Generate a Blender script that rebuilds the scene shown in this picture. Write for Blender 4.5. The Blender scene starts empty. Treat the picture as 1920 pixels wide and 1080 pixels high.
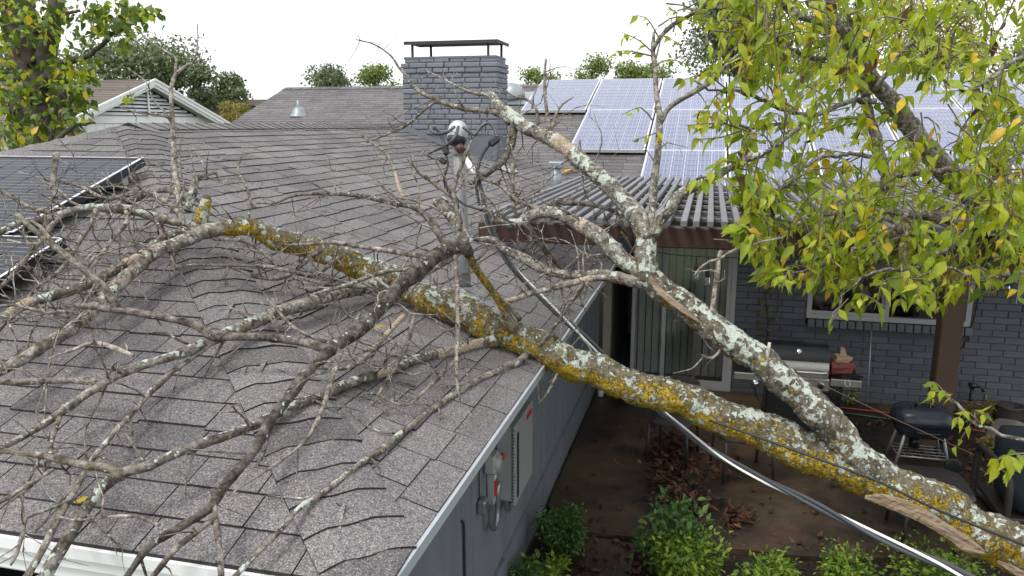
import bpy, bmesh, math, random
import numpy as np
from mathutils import Vector, Matrix, noise as mnoise

# ------------------------------------------------------------------ camera, sky, sun, exposure
S = bpy.context.scene
COL = S.collection
R = math.radians
F, PITCH, YAW, H = 1463.0, R(11.8), R(14.1), 3.2
cam_d = bpy.data.cameras.new('camera')
cam = bpy.data.objects.new('camera', cam_d)
COL.objects.link(cam)
cam.location = (0, 0, H)
cam.rotation_euler = (R(90) - PITCH, 0, YAW)
cam_d.sensor_width = 36.0
cam_d.lens = 36.0 * F / 1920.0
cam_d.clip_start = 0.05
cam_d.clip_end = 2000
S.camera = cam

W = bpy.data.worlds.new('World')
S.world = W
W.use_nodes = True
wn = W.node_tree
wn.nodes.clear()
SUN_EL, SUN_AZ = R(60), R(215)
sky = wn.nodes.new('ShaderNodeTexSky')
sky.sky_type = 'NISHITA'
sky.sun_disc = False
sky.sun_elevation = SUN_EL
sky.sun_rotation = SUN_AZ
sky.air_density = 1.0
sky.dust_density = 4.0
sky.ozone_density = 1.0
hs = wn.nodes.new('ShaderNodeHueSaturation')        # overcast: the same sky, almost without its blue
hs.inputs['Saturation'].default_value = 0.22
mx = wn.nodes.new('ShaderNodeMix')
mx.data_type = 'RGBA'
mx.inputs[0].default_value = 0.72                   # even cloud sheet over the sky
mx.inputs[7].default_value = (9.3, 9.5, 9.9, 1)
bg = wn.nodes.new('ShaderNodeBackground')
bg.inputs['Strength'].default_value = 0.12
wo = wn.nodes.new('ShaderNodeOutputWorld')
wn.links.new(sky.outputs[0], hs.inputs['Color'])
wn.links.new(hs.outputs[0], mx.inputs[6])
wn.links.new(mx.outputs[2], bg.inputs['Color'])
wn.links.new(bg.outputs[0], wo.inputs['Surface'])

sun_d = bpy.data.lights.new('sun', 'SUN')
sun_d.energy = 1.5
sun_d.angle = R(16)
sun_d.color = (1.0, 0.96, 0.9)
sun = bpy.data.objects.new('sun', sun_d)
COL.objects.link(sun)
sdir = Vector((math.sin(SUN_AZ) * math.cos(SUN_EL), math.cos(SUN_AZ) * math.cos(SUN_EL), math.sin(SUN_EL)))
sun.rotation_euler = sdir.to_track_quat('Z', 'Y').to_euler()
sun.location = (0, 0, 30)

S.view_settings.view_transform = 'Standard'
S.view_settings.look = 'None'
S.view_settings.exposure = 0.58
S.view_settings.gamma = 1.0
S.view_settings.use_curve_mapping = False
S.render.engine = 'CYCLES'
S.cycles.max_bounces = 8
S.cycles.transparent_max_bounces = 12

# ------------------------------------------------------------------ helpers
RNG = np.random.default_rng(7)
random.seed(7)
_r = np.array([math.cos(YAW), math.sin(YAW), 0.0])
_f = np.array([-math.sin(YAW) * math.cos(PITCH), math.cos(YAW) * math.cos(PITCH), -math.sin(PITCH)])
_u = np.cross(_r, _f)
CAM = np.array([0, 0, H])


def at(x, y, d):
    """world point seen at photo position x,y (1920 wide) at optical depth d metres"""
    return CAM + d * ((x - 960) / F * _r + (540 - y) / F * _u + _f)


def on(x, y, n, c):
    """world point where the ray through x,y meets the plane n.p = c"""
    n = np.array(n, float)
    v = at(x, y, 1) - CAM
    return CAM + v * ((c - n @ CAM) / (n @ v))


def ground(x, y, z=0.0):
    return on(x, y, (0, 0, 1), z)


ROOT = {}


def tag(o, label=None, cat=None, group=None, kind=None):
    if label: o['label'] = label
    if cat: o['category'] = cat
    if group: o['group'] = group
    if kind: o['kind'] = kind
    return o


def thing(name, label, cat, loc=(0, 0, 0), group=None):
    o = bpy.data.objects.new(name, None)
    COL.objects.link(o)
    o.location = loc
    o.empty_display_size = 0.1
    ROOT[o] = np.array(loc, float)
    return tag(o, label, cat, group)


class MB:
    """collects geometry for ONE mesh object (world coordinates)"""

    def __init__(s):
        s.v, s.f, s.m, s.sm, s.c = [], [], [], [], []

    def add(s, vs, fs, mi=0, smooth=False, col=(1, 1, 1, 1)):
        b = len(s.v)
        s.v.extend([tuple(map(float, p)) for p in vs])
        if isinstance(col, list):
            s.c.extend(col)
        else:
            s.c.extend([col] * len(vs))
        for f in fs:
            s.f.append(tuple(b + i for i in f))
            s.m.append(mi)
            s.sm.append(smooth)
        return b

    def box(s, c, size, mi=0, rot=None, col=(1, 1, 1, 1)):
        x, y, z = size[0] / 2, size[1] / 2, size[2] / 2
        p = np.array([[i, j, k] for k in (-z, z) for j in (-y, y) for i in (-x, x)], float)
        if rot is not None: p = p @ np.array(rot).T
        p = p + np.array(c, float)
        s.add(p, [(0, 2, 3, 1), (4, 5, 7, 6), (0, 1, 5, 4), (2, 6, 7, 3), (0, 4, 6, 2), (1, 3, 7, 5)], mi, False, col)

    def box2(s, a, b, mi=0, col=(1, 1, 1, 1)):
        a, b = np.array(a, float), np.array(b, float)
        s.box((a + b) / 2, np.abs(b - a), mi, None, col)

    def bbox(s, a, b, bev=0.01, mi=0, rot=None, ctr=None, col=(1, 1, 1, 1)):
        """bevelled box"""
        a, b = np.array(a, float), np.array(b, float)
        bm_v, bm_f = bevel_box(np.abs(b - a), bev)
        p = np.array(bm_v)
        if rot is not None: p = p @ np.array(rot).T
        s.add(p + (a + b) / 2, bm_f, mi, False, col)

    def tube(s, pts, rad, seg=8, mi=0, cap=True, jit=0.0, col=(1, 1, 1, 1), rough=0.0):
        P = np.array(pts, float)
        n = len(P)
        rad = np.full(n, rad, float) if np.isscalar(rad) else np.array(rad, float)
        T = np.gradient(P, axis=0)
        T /= np.linalg.norm(T, axis=1)[:, None] + 1e-9
        a = np.array([0, 0, 1.0]) if abs(T[0][2]) < 0.9 else np.array([1.0, 0, 0])
        N = np.cross(T[0], a); N /= np.linalg.norm(N)
        vs, cs = [], []
        ang = np.linspace(0, 2 * math.pi, seg, endpoint=False)
        for i in range(n):
            N = N - T[i] * (N @ T[i]); N /= np.linalg.norm(N) + 1e-9
            B = np.cross(T[i], N)
            for k in range(seg):
                rr = rad[i] * (1 + (jit * RNG.uniform(-1, 1) if jit else 0))
                dv = math.cos(ang[k]) * N + math.sin(ang[k]) * B
                if rough:
                    q = P[i] + rad[i] * dv
                    e = mnoise.noise(Vector(q * 9)) * .10 + mnoise.noise(Vector(q * 24)) * .085 + mnoise.noise(Vector(q * 62)) * .07
                    rr = rr * (1 + rough * e)
                vs.append(P[i] + rr * dv)
                if isinstance(col, list): cs.append(col[i])
        fs = []
        for i in range(n - 1):
            for k in range(seg):
                k2 = (k + 1) % seg
                fs.append((i * seg + k, i * seg + k2, (i + 1) * seg + k2, (i + 1) * seg + k))
        c = cs if isinstance(col, list) else col
        b = s.add(vs, fs, mi, True, c)
        if cap:
            s.f.append(tuple(b + k for k in reversed(range(seg)))); s.m.append(mi); s.sm.append(False)
            s.f.append(tuple(b + (n - 1) * seg + k for k in range(seg))); s.m.append(mi); s.sm.append(False)

    def lathe(s, c, prof, seg=16, mi=0, axis=(0, 0, 1), col=(1, 1, 1, 1), smooth=True):
        ax = np.array(axis, float); ax /= np.linalg.norm(ax)
        a = np.array([1.0, 0, 0]) if abs(ax[0]) < 0.8 else np.array([0, 1.0, 0])
        X = np.cross(a, ax); X /= np.linalg.norm(X); Y = np.cross(ax, X)
        vs = []
        for r, z in prof:
            for k in range(seg):
                t = 2 * math.pi * k / seg
                vs.append(np.array(c) + ax * z + r * (math.cos(t) * X + math.sin(t) * Y))
        fs = []
        for i in range(len(prof) - 1):
            for k in range(seg):
                k2 = (k + 1) % seg
                fs.append((i * seg + k, i * seg + k2, (i + 1) * seg + k2, (i + 1) * seg + k))
        s.add(vs, fs, mi, smooth, col)

    def mesh(s, name, mats, off):
        me = bpy.data.meshes.new(name)
        off = np.array(off, float)
        V = np.array(s.v, float) - off
        me.from_pydata(V.tolist(), [], s.f)
        for m in (mats if isinstance(mats, (list, tuple)) else [mats]): me.materials.append(m)
        me.polygons.foreach_set('material_index', s.m)
        me.polygons.foreach_set('use_smooth', s.sm)
        ca = me.color_attributes.new('tone', 'FLOAT_COLOR', 'POINT')
        ca.data.foreach_set('color', np.array(s.c, float).ravel())
        me.update()
        return me

    def build(s, name, mats, parent=None, kind=None, root=None, label=None):
        p = parent
        while p is not None and p.parent is not None: p = p.parent
        off = ROOT.get(p, np.zeros(3)) if p is not None else np.zeros(3)
        o = bpy.data.objects.new(name, s.mesh(name, mats, off))
        COL.objects.link(o)
        if parent is not None: o.parent = parent
        if kind: o['kind'] = kind
        if label: o['label'] = label
        return o


def bevel_box(size, b):
    x, y, z = [q / 2 for q in size]
    b = min(b, x * .45, y * .45, z * .45)
    vs, idx = [], {}
    for sx in (-1, 1):
        for sy in (-1, 1):
            for sz in (-1, 1):
                for ax in range(3):
                    p = [sx * x, sy * y, sz * z]
                    for k in range(3):
                        if k != ax: p[k] -= (sx, sy, sz)[k] * b
                    idx[(sx, sy, sz, ax)] = len(vs); vs.append(p)
    fs = []
    c = np.zeros(3)

    def face(q):
        P = np.array([vs[i] for i in q])
        nrm = np.cross(P[1] - P[0], P[2] - P[0])
        if nrm @ P.mean(0) < 0: q = q[::-1]
        fs.append(tuple(q))
    for ax in range(3):
        o = [k for k in range(3) if k != ax]
        for sg in (-1, 1):
            q = []
            for a, bb in ((-1, -1), (1, -1), (1, 1), (-1, 1)):
                t = [0, 0, 0]; t[ax] = sg; t[o[0]] = a; t[o[1]] = bb
                q.append(idx[(t[0], t[1], t[2], ax)])
            face(q)
    for ax in range(3):
        o = [k for k in range(3) if k != ax]
        for a in (-1, 1):
            for bb in (-1, 1):
                q = []
                for sg, w in ((-1, o[0]), (1, o[0]), (1, o[1]), (-1, o[1])):
                    t = [0, 0, 0]; t[ax] = sg; t[o[0]] = a; t[o[1]] = bb
                    q.append(idx[(t[0], t[1], t[2], w)])
                face(q)
    for sx in (-1, 1):
        for sy in (-1, 1):
            for sz in (-1, 1):
                face([idx[(sx, sy, sz, k)] for k in range(3)])
    return vs, fs


def smooth_path(pts, step):
    """Catmull-Rom through rows (any number of columns, first three are the position)"""
    P = np.array(pts, float)
    P = np.vstack([2 * P[0] - P[1], P, 2 * P[-1] - P[-2]])
    out = []
    for i in range(1, len(P) - 2):
        n = max(2, int(np.linalg.norm(P[i + 1][:3] - P[i][:3]) / step))
        for k in range(n):
            t = k / n
            out.append(0.5 * (2 * P[i] + (P[i + 1] - P[i - 1]) * t + (2 * P[i - 1] - 5 * P[i] + 4 * P[i + 1] - P[i + 2]) * t * t
                              + (3 * P[i] - P[i - 1] - 3 * P[i + 1] + P[i + 2]) * t ** 3))
    out.append(P[-2])
    return np.array(out)


def copy_tree(o, parent=None):
    c = o.copy()
    COL.objects.link(c)
    if parent is not None: c.parent = parent
    for ch in list(o.children): copy_tree(ch, c)
    return c


# ------------------------------------------------------------------ materials
class Mat:
    def __init__(s, name):
        s.m = bpy.data.materials.new(name)
        s.m.use_nodes = True
        s.t = s.m.node_tree
        s.t.nodes.clear()
        s.out = s.n('ShaderNodeOutputMaterial')

    def n(s, t, **kw):
        x = s.t.nodes.new(t)
        for k, v in kw.items(): setattr(x, k, v)
        return x

    def l(s, a, b): s.t.links.new(a, b)

    def coord(s, scale=None):
        c = s.n('ShaderNodeTexCoord').outputs['Object']
        if scale is None: return c
        m = s.n('ShaderNodeMapping')
        m.inputs['Scale'].default_value = scale
        s.l(c, m.inputs[0])
        return m.outputs[0]

    def noise(s, scale, detail=4, rough=0.55, co=None, dist=0.0):
        x = s.n('ShaderNodeTexNoise')
        x.inputs['Scale'].default_value = scale
        x.inputs['Detail'].default_value = detail
        x.inputs['Roughness'].default_value = rough
        x.inputs['Distortion'].default_value = dist
        s.l(co if co is not None else s.coord(), x.inputs['Vector'])
        return x.outputs['Fac']

    def voro(s, scale, co=None, feature='F1', rnd=1.0):
        x = s.n('ShaderNodeTexVoronoi', feature=feature)
        x.inputs['Scale'].default_value = scale
        x.inputs['Randomness'].default_value = rnd
        s.l(co if co is not None else s.coord(), x.inputs['Vector'])
        return x

    def ramp(s, fac, stops):
        x = s.n('ShaderNodeValToRGB')
        e = x.color_ramp.elements
        while len(e) < len(stops): e.new(0.5)
        for k, (p, c) in enumerate(stops):
            e[k].position = p
            e[k].color = c if len(c) == 4 else (*c, 1)
        s.l(fac, x.inputs[0])
        return x.outputs[0]

    def math(s, op, a, b=None, c=None, clamp=False):
        x = s.n('ShaderNodeMath', operation=op, use_clamp=clamp)
        for i, q in enumerate((a, b, c)):
            if q is None: continue
            if isinstance(q, (int, float)): x.inputs[i].default_value = q
            else: s.l(q, x.inputs[i])
        return x.outputs[0]

    def mix(s, fac, a, b, mode='MIX'):
        x = s.n('ShaderNodeMix', data_type='RGBA', blend_type=mode)
        for i, q in ((0, fac), (6, a), (7, b)):
            if isinstance(q, (int, float)): x.inputs[i].default_value = q
            elif isinstance(q, tuple): x.inputs[i].default_value = q if len(q) == 4 else (*q, 1)
            else: s.l(q, x.inputs[i])
        return x.outputs[2]

    def attr(s, name='tone'):
        x = s.n('ShaderNodeVertexColor', layer_name=name)
        return x.outputs['Color']

    def sep(s, col):
        x = s.n('ShaderNodeSeparateColor')
        s.l(col, x.inputs[0])
        return x.outputs

    def rand(s): return s.n('ShaderNodeObjectInfo').outputs['Random']

    def bump(s, h, strength=0.3, dist=0.01):
        x = s.n('ShaderNodeBump')
        x.inputs['Strength'].default_value = strength
        x.inputs['Distance'].default_value = dist
        s.l(h, x.inputs['Height'])
        return x.outputs[0]

    def pbr(s, col, rough=0.7, metal=0.0, nrm=None, spec=0.5, **kw):
        b = s.n('ShaderNodeBsdfPrincipled')
        for k, q in (('Base Color', col), ('Roughness', rough), ('Metallic', metal), ('Specular IOR Level', spec)):
            if isinstance(q, (int, float)): b.inputs[k].default_value = q
            elif isinstance(q, tuple): b.inputs[k].default_value = q if len(q) == 4 else (*q, 1)
            else: s.l(q, b.inputs[k])
        for k, q in kw.items():
            b.inputs[k.replace('_', ' ')].default_value = q
        if nrm is not None: s.l(nrm, b.inputs['Normal'])
        s.l(b.outputs[0], s.out.inputs[0])
        return b


def plain(name, col, rough=0.6, metal=0.0, var=0.25, scale=6.0, stretch=None, bump=0.15, bscale=60.0, spec=0.5, objvar=0.0, **kw):
    """surface of one colour with mottling, fine relief and a per-vertex tone"""
    m = Mat(name)
    n1 = m.noise(scale, 6, .62, m.coord(stretch) if stretch else None)
    f = m.math('MULTIPLY_ADD', n1, 2 * var, 1 - var)
    if objvar:
        f = m.math('MULTIPLY', f, m.math('MULTIPLY_ADD', m.rand(), 2 * objvar, 1 - objvar))
    x = m.n('ShaderNodeVectorMath', operation='SCALE')
    x.inputs[0].default_value = col
    m.l(f, x.inputs['Scale'])
    c = m.mix(1.0, x.outputs[0], m.attr(), 'MULTIPLY')
    nr = m.bump(m.noise(bscale, 4), bump, 0.004) if bump else None
    rr = m.math('MULTIPLY_ADD', m.noise(scale * 2.3, 3), 0.25, rough - 0.12)
    m.pbr(c, rr, metal, nr, spec, **kw)
    return m.m


def mat_shingle(name, base, dark=0.75):
    m = Mat(name)
    co = m.coord()
    g = m.noise(230, 2, 0.7, co)
    g2 = m.noise(95, 2, 0.6, co)
    c1 = m.ramp(g, [(0.30, (0.26, 0.26, 0.27)), (0.44, (0.74, 0.73, 0.74)), (0.55, (1.03, 1.01, 1.0)), (0.66, (2.05, 1.98, 1.86))])
    c2 = m.ramp(g2, [(0.32, (0.7, 0.71, 0.75)), (0.5, (1, 1, 1)), (0.68, (1.28, 1.24, 1.16))])
    st = m.ramp(m.noise(0.9, 6, 0.6, co), [(0.3, (0.80, 0.80, 0.82)), (0.6, (1.04, 1.03, 1.02)), (0.75, (1.15, 1.13, 1.1))])
    c = m.mix(1.0, m.mix(1.0, c1, c2, 'MULTIPLY'), st, 'MULTIPLY')
    c = m.mix(1.0, c, (*base, 1), 'MULTIPLY')
    c = m.mix(1.0, c, m.attr(), 'MULTIPLY')
    m.pbr(c, 0.9, 0, m.bump(g, 0.55, 0.003), 0.25)
    return m.m


def mat_bark():
    """tone.R darkness, tone.G pale lichen, tone.B yellow lichen, alpha bare wood"""
    m = Mat('lichen bark')
    co = m.coord()
    at_ = m.n('ShaderNodeAttribute', attribute_name='tone')
    rgb = m.sep(at_.outputs['Color'])
    wood = m.math('SUBTRACT', 1.0, at_.outputs['Alpha'], clamp=True)
    fine = m.noise(70, 6, 0.7, co)
    mid = m.noise(26, 6, 0.68, co, 0.3)
    base = m.ramp(mid, [(0.30, (0.032, 0.026, 0.021)), (0.42, (0.105, 0.088, 0.072)), (0.53, (0.225, 0.20, 0.17)), (0.68, (0.40, 0.375, 0.335))])
    base = m.mix(1.0, base, m.ramp(fine, [(0.3, (0.38, 0.37, 0.36)), (0.5, (0.95, 0.95, 0.95)), (0.7, (1.5, 1.5, 1.5))]), 'MULTIPLY')
    base = m.mix(1.0, base, rgb[0], 'MULTIPLY')
    nz = m.sep(m.n('ShaderNodeNewGeometry').outputs['Normal'])[2]
    # distorted coordinates give the rosettes lobed rims
    nn = m.n('ShaderNodeTexNoise'); nn.inputs['Scale'].default_value = 45; nn.inputs['Detail'].default_value = 3
    m.l(co, nn.inputs['Vector'])
    va = m.n('ShaderNodeVectorMath', operation='MULTIPLY_ADD')
    m.l(nn.outputs['Color'], va.inputs[0]); va.inputs[1].default_value = (0.028,) * 3; m.l(co, va.inputs[2])
    dco = va.outputs[0]
    v2 = m.voro(58, dco)
    big = m.noise(5.5, 3, 0.5, co)
    s2 = m.sep(v2.outputs['Color'])[0]
    lob = m.noise(34, 5, 0.62, co, 0.4)
    pv = m.math('ADD', m.math('MULTIPLY_ADD', lob, 0.55, m.math('MULTIPLY', big, 0.34)), m.math('MULTIPLY', m.noise(17, 3, .5, co), 0.36))
    pT = m.math('MULTIPLY_ADD', m.math('MULTIPLY', rgb[1], m.math('MULTIPLY_ADD', nz, 0.24, 0.76)), -0.235, 0.822)
    p1 = m.math('MULTIPLY', m.math('SUBTRACT', pv, pT), 32, clamp=True)
    t2 = m.math('MULTIPLY', m.math('GREATER_THAN', s2, m.math('MULTIPLY_ADD', rgb[1], -0.72, 1.0)), m.math('MULTIPLY_ADD', m.sep(v2.outputs['Color'])[2], .28, .16))
    m2 = m.math('MULTIPLY', m.math('SUBTRACT', t2, v2.outputs['Distance']), 16, clamp=True)
    pale = m.math('MAXIMUM', p1, m2, clamp=True)
    rim = m.math('MULTIPLY', m.math('ABSOLUTE', m.math('SUBTRACT', pv, pT)), 22, clamp=True)
    lc = m.ramp(m.noise(120, 4, 0.75, co), [(0.3, (0.17, 0.21, 0.18)), (0.46, (0.40, 0.46, 0.41)), (0.6, (0.55, 0.61, 0.55)), (0.74, (0.70, 0.74, 0.68))])
    lc = m.mix(m.math('MULTIPLY', m.noise(15, 2, .5, co), 0.55), lc, (0.52, 0.53, 0.43))
    lc = m.mix(m.math('MULTIPLY_ADD', rim, -.45, .45), lc, (0.16, 0.17, 0.14))
    # yellow lichen: crusty, mostly on the flanks and underside
    yn = m.noise(75, 4, 0.7, co)
    yb = m.noise(10, 4, 0.6, co)
    yv = m.math('MULTIPLY_ADD', yn, 0.72, m.math('MULTIPLY', yb, 0.48))
    yT = m.math('MULTIPLY_ADD', m.math('MULTIPLY', rgb[2], m.math('MULTIPLY_ADD', nz, -0.36, 0.80)), -0.315, 0.80)
    yel = m.math('MULTIPLY', m.math('SUBTRACT', yv, yT), 30, clamp=True)
    yc = m.ramp(m.noise(95, 4, 0.7, co), [(0.28, (0.10, 0.075, 0.012)), (0.48, (0.33, 0.22, 0.014)), (0.62, (0.50, 0.33, 0.018)), (0.75, (0.62, 0.36, 0.03))])
    # moss between
    ms = m.math('MULTIPLY', m.math('SUBTRACT', m.math('MULTIPLY', m.noise(22, 5, 0.65, co), m.math('ADD', rgb[2], 0.55)), 0.47), 6, clamp=True)
    c = m.mix(m.math('MULTIPLY', ms, 0.45), base, (0.115, 0.10, 0.04))
    c = m.mix(m.math('MULTIPLY', yel, 0.95), c, yc)
    c = m.mix(m.math('MULTIPLY', pale, 0.94), c, lc)
    wc = m.ramp(m.noise(14, 4, 0.6, m.coord((9, 9, 9))), [(0.3, (0.21, 0.15, 0.10)), (0.5, (0.40, 0.32, 0.235)), (0.7, (0.55, 0.48, 0.40))])
    wf = m.math('MULTIPLY', m.math('SUBTRACT', m.math('ADD', wood, m.math('MULTIPLY_ADD', fine, 0.5, -0.25)), 0.4), 6, clamp=True)
    c = m.mix(wf, c, wc)
    h = m.math('ADD', m.math('MULTIPLY', fine, 0.7), m.math('MULTIPLY', m.math('ADD', pale, yel), 0.6))
    h = m.math('ADD', h, m.math('MULTIPLY', mid, 0.8))
    m.pbr(c, 0.88, 0, m.bump(h, 1.0, 0.009), 0.2)
    return m.m


def mat_torn(T):
    m = Mat('torn grey wood')
    co = m.coord()
    dt = m.n('ShaderNodeVectorMath', operation='DOT_PRODUCT'); m.l(co, dt.inputs[0]); dt.inputs[1].default_value = tuple(T)
    sc = m.n('ShaderNodeVectorMath', operation='SCALE'); sc.inputs[0].default_value = tuple(T); m.l(dt.outputs['Value'], sc.inputs['Scale'])
    sb = m.n('ShaderNodeVectorMath', operation='MULTIPLY_ADD'); m.l(sc.outputs[0], sb.inputs[0]); sb.inputs[1].default_value = (-.94,) * 3; m.l(co, sb.inputs[2])
    g = m.noise(85, 5, .65, sb.outputs[0])
    c = m.ramp(g, [(.3, (.055, .042, .032)), (.45, (.16, .125, .092)), (.58, (.25, .205, .16)), (.72, (.38, .33, .27))])
    c = m.mix(m.math('MULTIPLY', m.noise(9, 3, .5, co), .5), c, (.30, .19, .10))
    m.pbr(c, .85, 0, m.bump(g, .7, .004), .25)
    return m.m


def mat_leaf(name, stops, trans=0.38, rough=0.45):
    m = Mat(name)
    f = m.math('FRACT', m.math('ADD', m.sep(m.attr())[0], m.math('MULTIPLY', m.rand(), 1.0)))
    c = m.ramp(f, stops)
    c = m.mix(1.0, c, m.ramp(m.noise(45, 3), [(0.3, (0.8, 0.8, 0.8)), (0.7, (1.15, 1.15, 1.15))]), 'MULTIPLY')
    b = m.pbr(c, rough, 0, None, 0.4)
    t = m.n('ShaderNodeBsdfTranslucent')
    m.l(m.mix(1.0, c, (1.15, 1.2, 0.6), 'MULTIPLY'), t.inputs['Color'])
    mm = m.n('ShaderNodeMixShader')
    mm.inputs[0].default_value = trans
    m.l(b.outputs[0], mm.inputs[1]); m.l(t.outputs[0], mm.inputs[2]); m.l(mm.outputs[0], m.out.inputs[0])
    return m.m


def mat_concrete():
    m = Mat('wet stained concrete')
    co = m.coord()
    a = m.noise(0.9, 7, 0.62, co, 0.6)
    b = m.noise(5, 6, 0.65, co)
    c = m.ramp(a, [(0.28, (0.010, 0.0085, 0.007)), (0.43, (0.028, 0.0195, 0.012)), (0.55, (0.078, 0.049, 0.025)), (0.72, (0.125, 0.088, 0.052))])
    c = m.mix(1.0, c, m.ramp(b, [(0.3, (0.55, 0.55, 0.56)), (0.55, (1, 1, 1)), (0.75, (1.35, 1.3, 1.2))]), 'MULTIPLY')
    c = m.mix(m.math('MULTIPLY', m.math('GREATER_THAN', m.noise(60, 2, 0.5, co), 0.68), 0.5), c, (0.25, 0.22, 0.18))
    rr = m.ramp(a, [(0.3, (0.25, 0.25, 0.25)), (0.6, (0.6, 0.6, 0.6))])
    m.pbr(c, rr, 0, m.bump(m.noise(90, 5, 0.7, co), 0.3, 0.004), 0.5)
    return m.m


def mat_mulch():
    m = Mat('dark mulch soil')
    co = m.coord()
    a = m.noise(38, 6, 0.7, co)
    c = m.ramp(a, [(0.3, (0.008, 0.006, 0.005)), (0.5, (0.028, 0.02, 0.014)), (0.7, (0.075, 0.05, 0.032))])
    m.pbr(c, 0.9, 0, m.bump(a, 1.0, 0.03), 0.3)
    return m.m


def mat_cell(name, col, lines, rough, coat=1.0, ax=0):
    m = Mat(name)
    co = m.coord()
    x = m.sep_xyz = m.n('ShaderNodeSeparateXYZ')
    m.l(co, x.inputs[0])
    t = m.math('PINGPONG', m.math('MULTIPLY', x.outputs[ax], lines), 0.5)
    bus = m.math('LESS_THAN', t, 0.035)
    v = m.ramp(m.noise(9, 3), [(0.3, (0.8, 0.8, 0.8)), (0.7, (1.2, 1.2, 1.2))])
    c = m.mix(1.0, (*col, 1), v, 'MULTIPLY')
    c = m.mix(1.0, c, m.ramp(m.rand(), [(0, (0.85, 0.85, 0.9)), (1, (1.15, 1.15, 1.1))]), 'MULTIPLY')
    c = m.mix(m.math('MULTIPLY', bus, 0.5), c, (0.55, 0.57, 0.6))
    m.pbr(c, rough, 0, None, 0.5 if coat == 1 else 0.15, Coat_Weight=coat, Coat_Roughness=0.06, Coat_IOR=1.5)
    return m.m


def mat_glass():
    m = Mat('window glass')
    b = m.n('ShaderNodeBsdfGlossy'); b.inputs['Roughness'].default_value = 0.02
    t = m.n('ShaderNodeBsdfTransparent'); t.inputs['Color'].default_value = (0.93, 0.94, 0.93, 1)
    fr = m.n('ShaderNodeFresnel'); fr.inputs['IOR'].default_value = 1.6
    k = m.n('ShaderNodeMixShader')
    m.l(m.math('MULTIPLY_ADD', fr.outputs[0], 1.3, 0.03, clamp=True), k.inputs[0])
    m.l(t.outputs[0], k.inputs[1]); m.l(b.outputs[0], k.inputs[2]); m.l(k.outputs[0], m.out.inputs[0])
    return m.m


M_SH = mat_shingle('roof shingle granules', (0.164, 0.160, 0.162))
M_SH2 = mat_shingle('far roof shingle granules', (0.145, 0.141, 0.146))
M_ASPH = plain('asphalt edge', (0.022, 0.021, 0.022), 0.9, var=0.3, bump=0)
M_DECK = plain('roof underlay', (0.03, 0.03, 0.032), 0.9)
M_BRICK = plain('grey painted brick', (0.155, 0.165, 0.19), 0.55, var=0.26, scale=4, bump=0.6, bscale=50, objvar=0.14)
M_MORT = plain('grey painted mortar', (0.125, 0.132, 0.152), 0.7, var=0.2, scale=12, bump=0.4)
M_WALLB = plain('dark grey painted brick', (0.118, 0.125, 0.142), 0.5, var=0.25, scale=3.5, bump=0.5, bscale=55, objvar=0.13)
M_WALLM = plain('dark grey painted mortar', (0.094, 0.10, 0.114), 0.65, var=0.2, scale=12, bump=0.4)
M_SIDING = plain('grey painted siding', (0.185, 0.207, 0.228), 0.6, var=0.30, scale=5.0, stretch=(1, 1.6, .16), bump=0.15, bscale=40)
M_TRIM = plain('pale grey metal trim', (0.36, 0.39, 0.42), 0.45, var=0.12)
M_WHITE = plain('white paint', (0.82, 0.83, 0.83), 0.5, var=0.10, scale=4)
M_OFFW = plain('aged white vinyl', (0.50, 0.50, 0.49), 0.5, var=0.12)
M_CREAM = plain('cream door jamb paint', (0.42, 0.39, 0.32), 0.6, var=0.15)
M_BEIGE = plain('beige wall paint', (0.45, 0.43, 0.39), 0.7, var=0.1)
M_DARK = plain('dark interior', (0.012, 0.013, 0.015), 0.9, bump=0)
M_INT = plain('dim interior wall', (0.30, 0.29, 0.27), 0.9, bump=0)
M_BLIND = plain('pale green vertical blind', (0.74, 0.76, 0.73), 0.7, var=0.12, bump=0)
M_GLASS = mat_glass()
M_BROWN = plain('brown stained beam', (0.062, 0.030, 0.023), 0.6, var=0.35, scale=5, bump=0.3, bscale=45)
M_POST = plain('brown stained post', (0.085, 0.052, 0.034), 0.6, var=0.4, scale=3, bump=0.3)
M_SLAT = plain('weathered grey wood', (0.150, 0.150, 0.158), 0.75, var=0.35, scale=14, bump=0.5, bscale=80, objvar=0.22)
M_GALV = plain('galvanized steel', (0.33, 0.35, 0.36), 0.38, 0.75, var=0.15, scale=12)
M_MAST = plain('grey painted conduit', (0.30, 0.31, 0.31), 0.5, 0.2, var=0.15)
M_BLACK = plain('black rubber', (0.022, 0.024, 0.028), 0.5, var=0.3, bump=0.1)
M_CABLE = plain('grey black cable jacket', (0.06, 0.066, 0.075), 0.38, var=0.25, bump=0.05)
M_ALU = plain('bare aluminium strand', (0.80, 0.80, 0.80), 0.45, 0.0, var=0.05, bump=0)
M_DOME = plain('white grey weather cap', (0.50, 0.52, 0.54), 0.4, 0.2, var=0.1)
M_BOX = plain('light grey steel enclosure', (0.36, 0.38, 0.38), 0.45, 0.1, var=0.08, bump=0.05)
M_RED = plain('red label', (0.55, 0.02, 0.03), 0.5, var=0.1, bump=0)
M_LABEL = plain('white label', (0.75, 0.75, 0.75), 0.5, var=0.05, bump=0)
M_FRAME = plain('silver panel frame', (0.72, 0.73, 0.75), 0.35, 0.5, var=0.08, bump=0)
M_FRAMEB = plain('black panel frame', (0.018, 0.02, 0.025), 0.35, 0.2, var=0.1, bump=0)
M_BACK = plain('white panel backsheet', (0.52, 0.56, 0.64), 0.3, var=0.05, bump=0, Coat_Weight=1.0, Coat_Roughness=0.05)
M_BACKB = plain('grey panel ribbon', (0.30, 0.32, 0.34), 0.4, var=0.05, bump=0)
M_CELL = mat_cell('blue silicon cell', (0.055, 0.075, 0.17), 20.0, 0.35)
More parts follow.
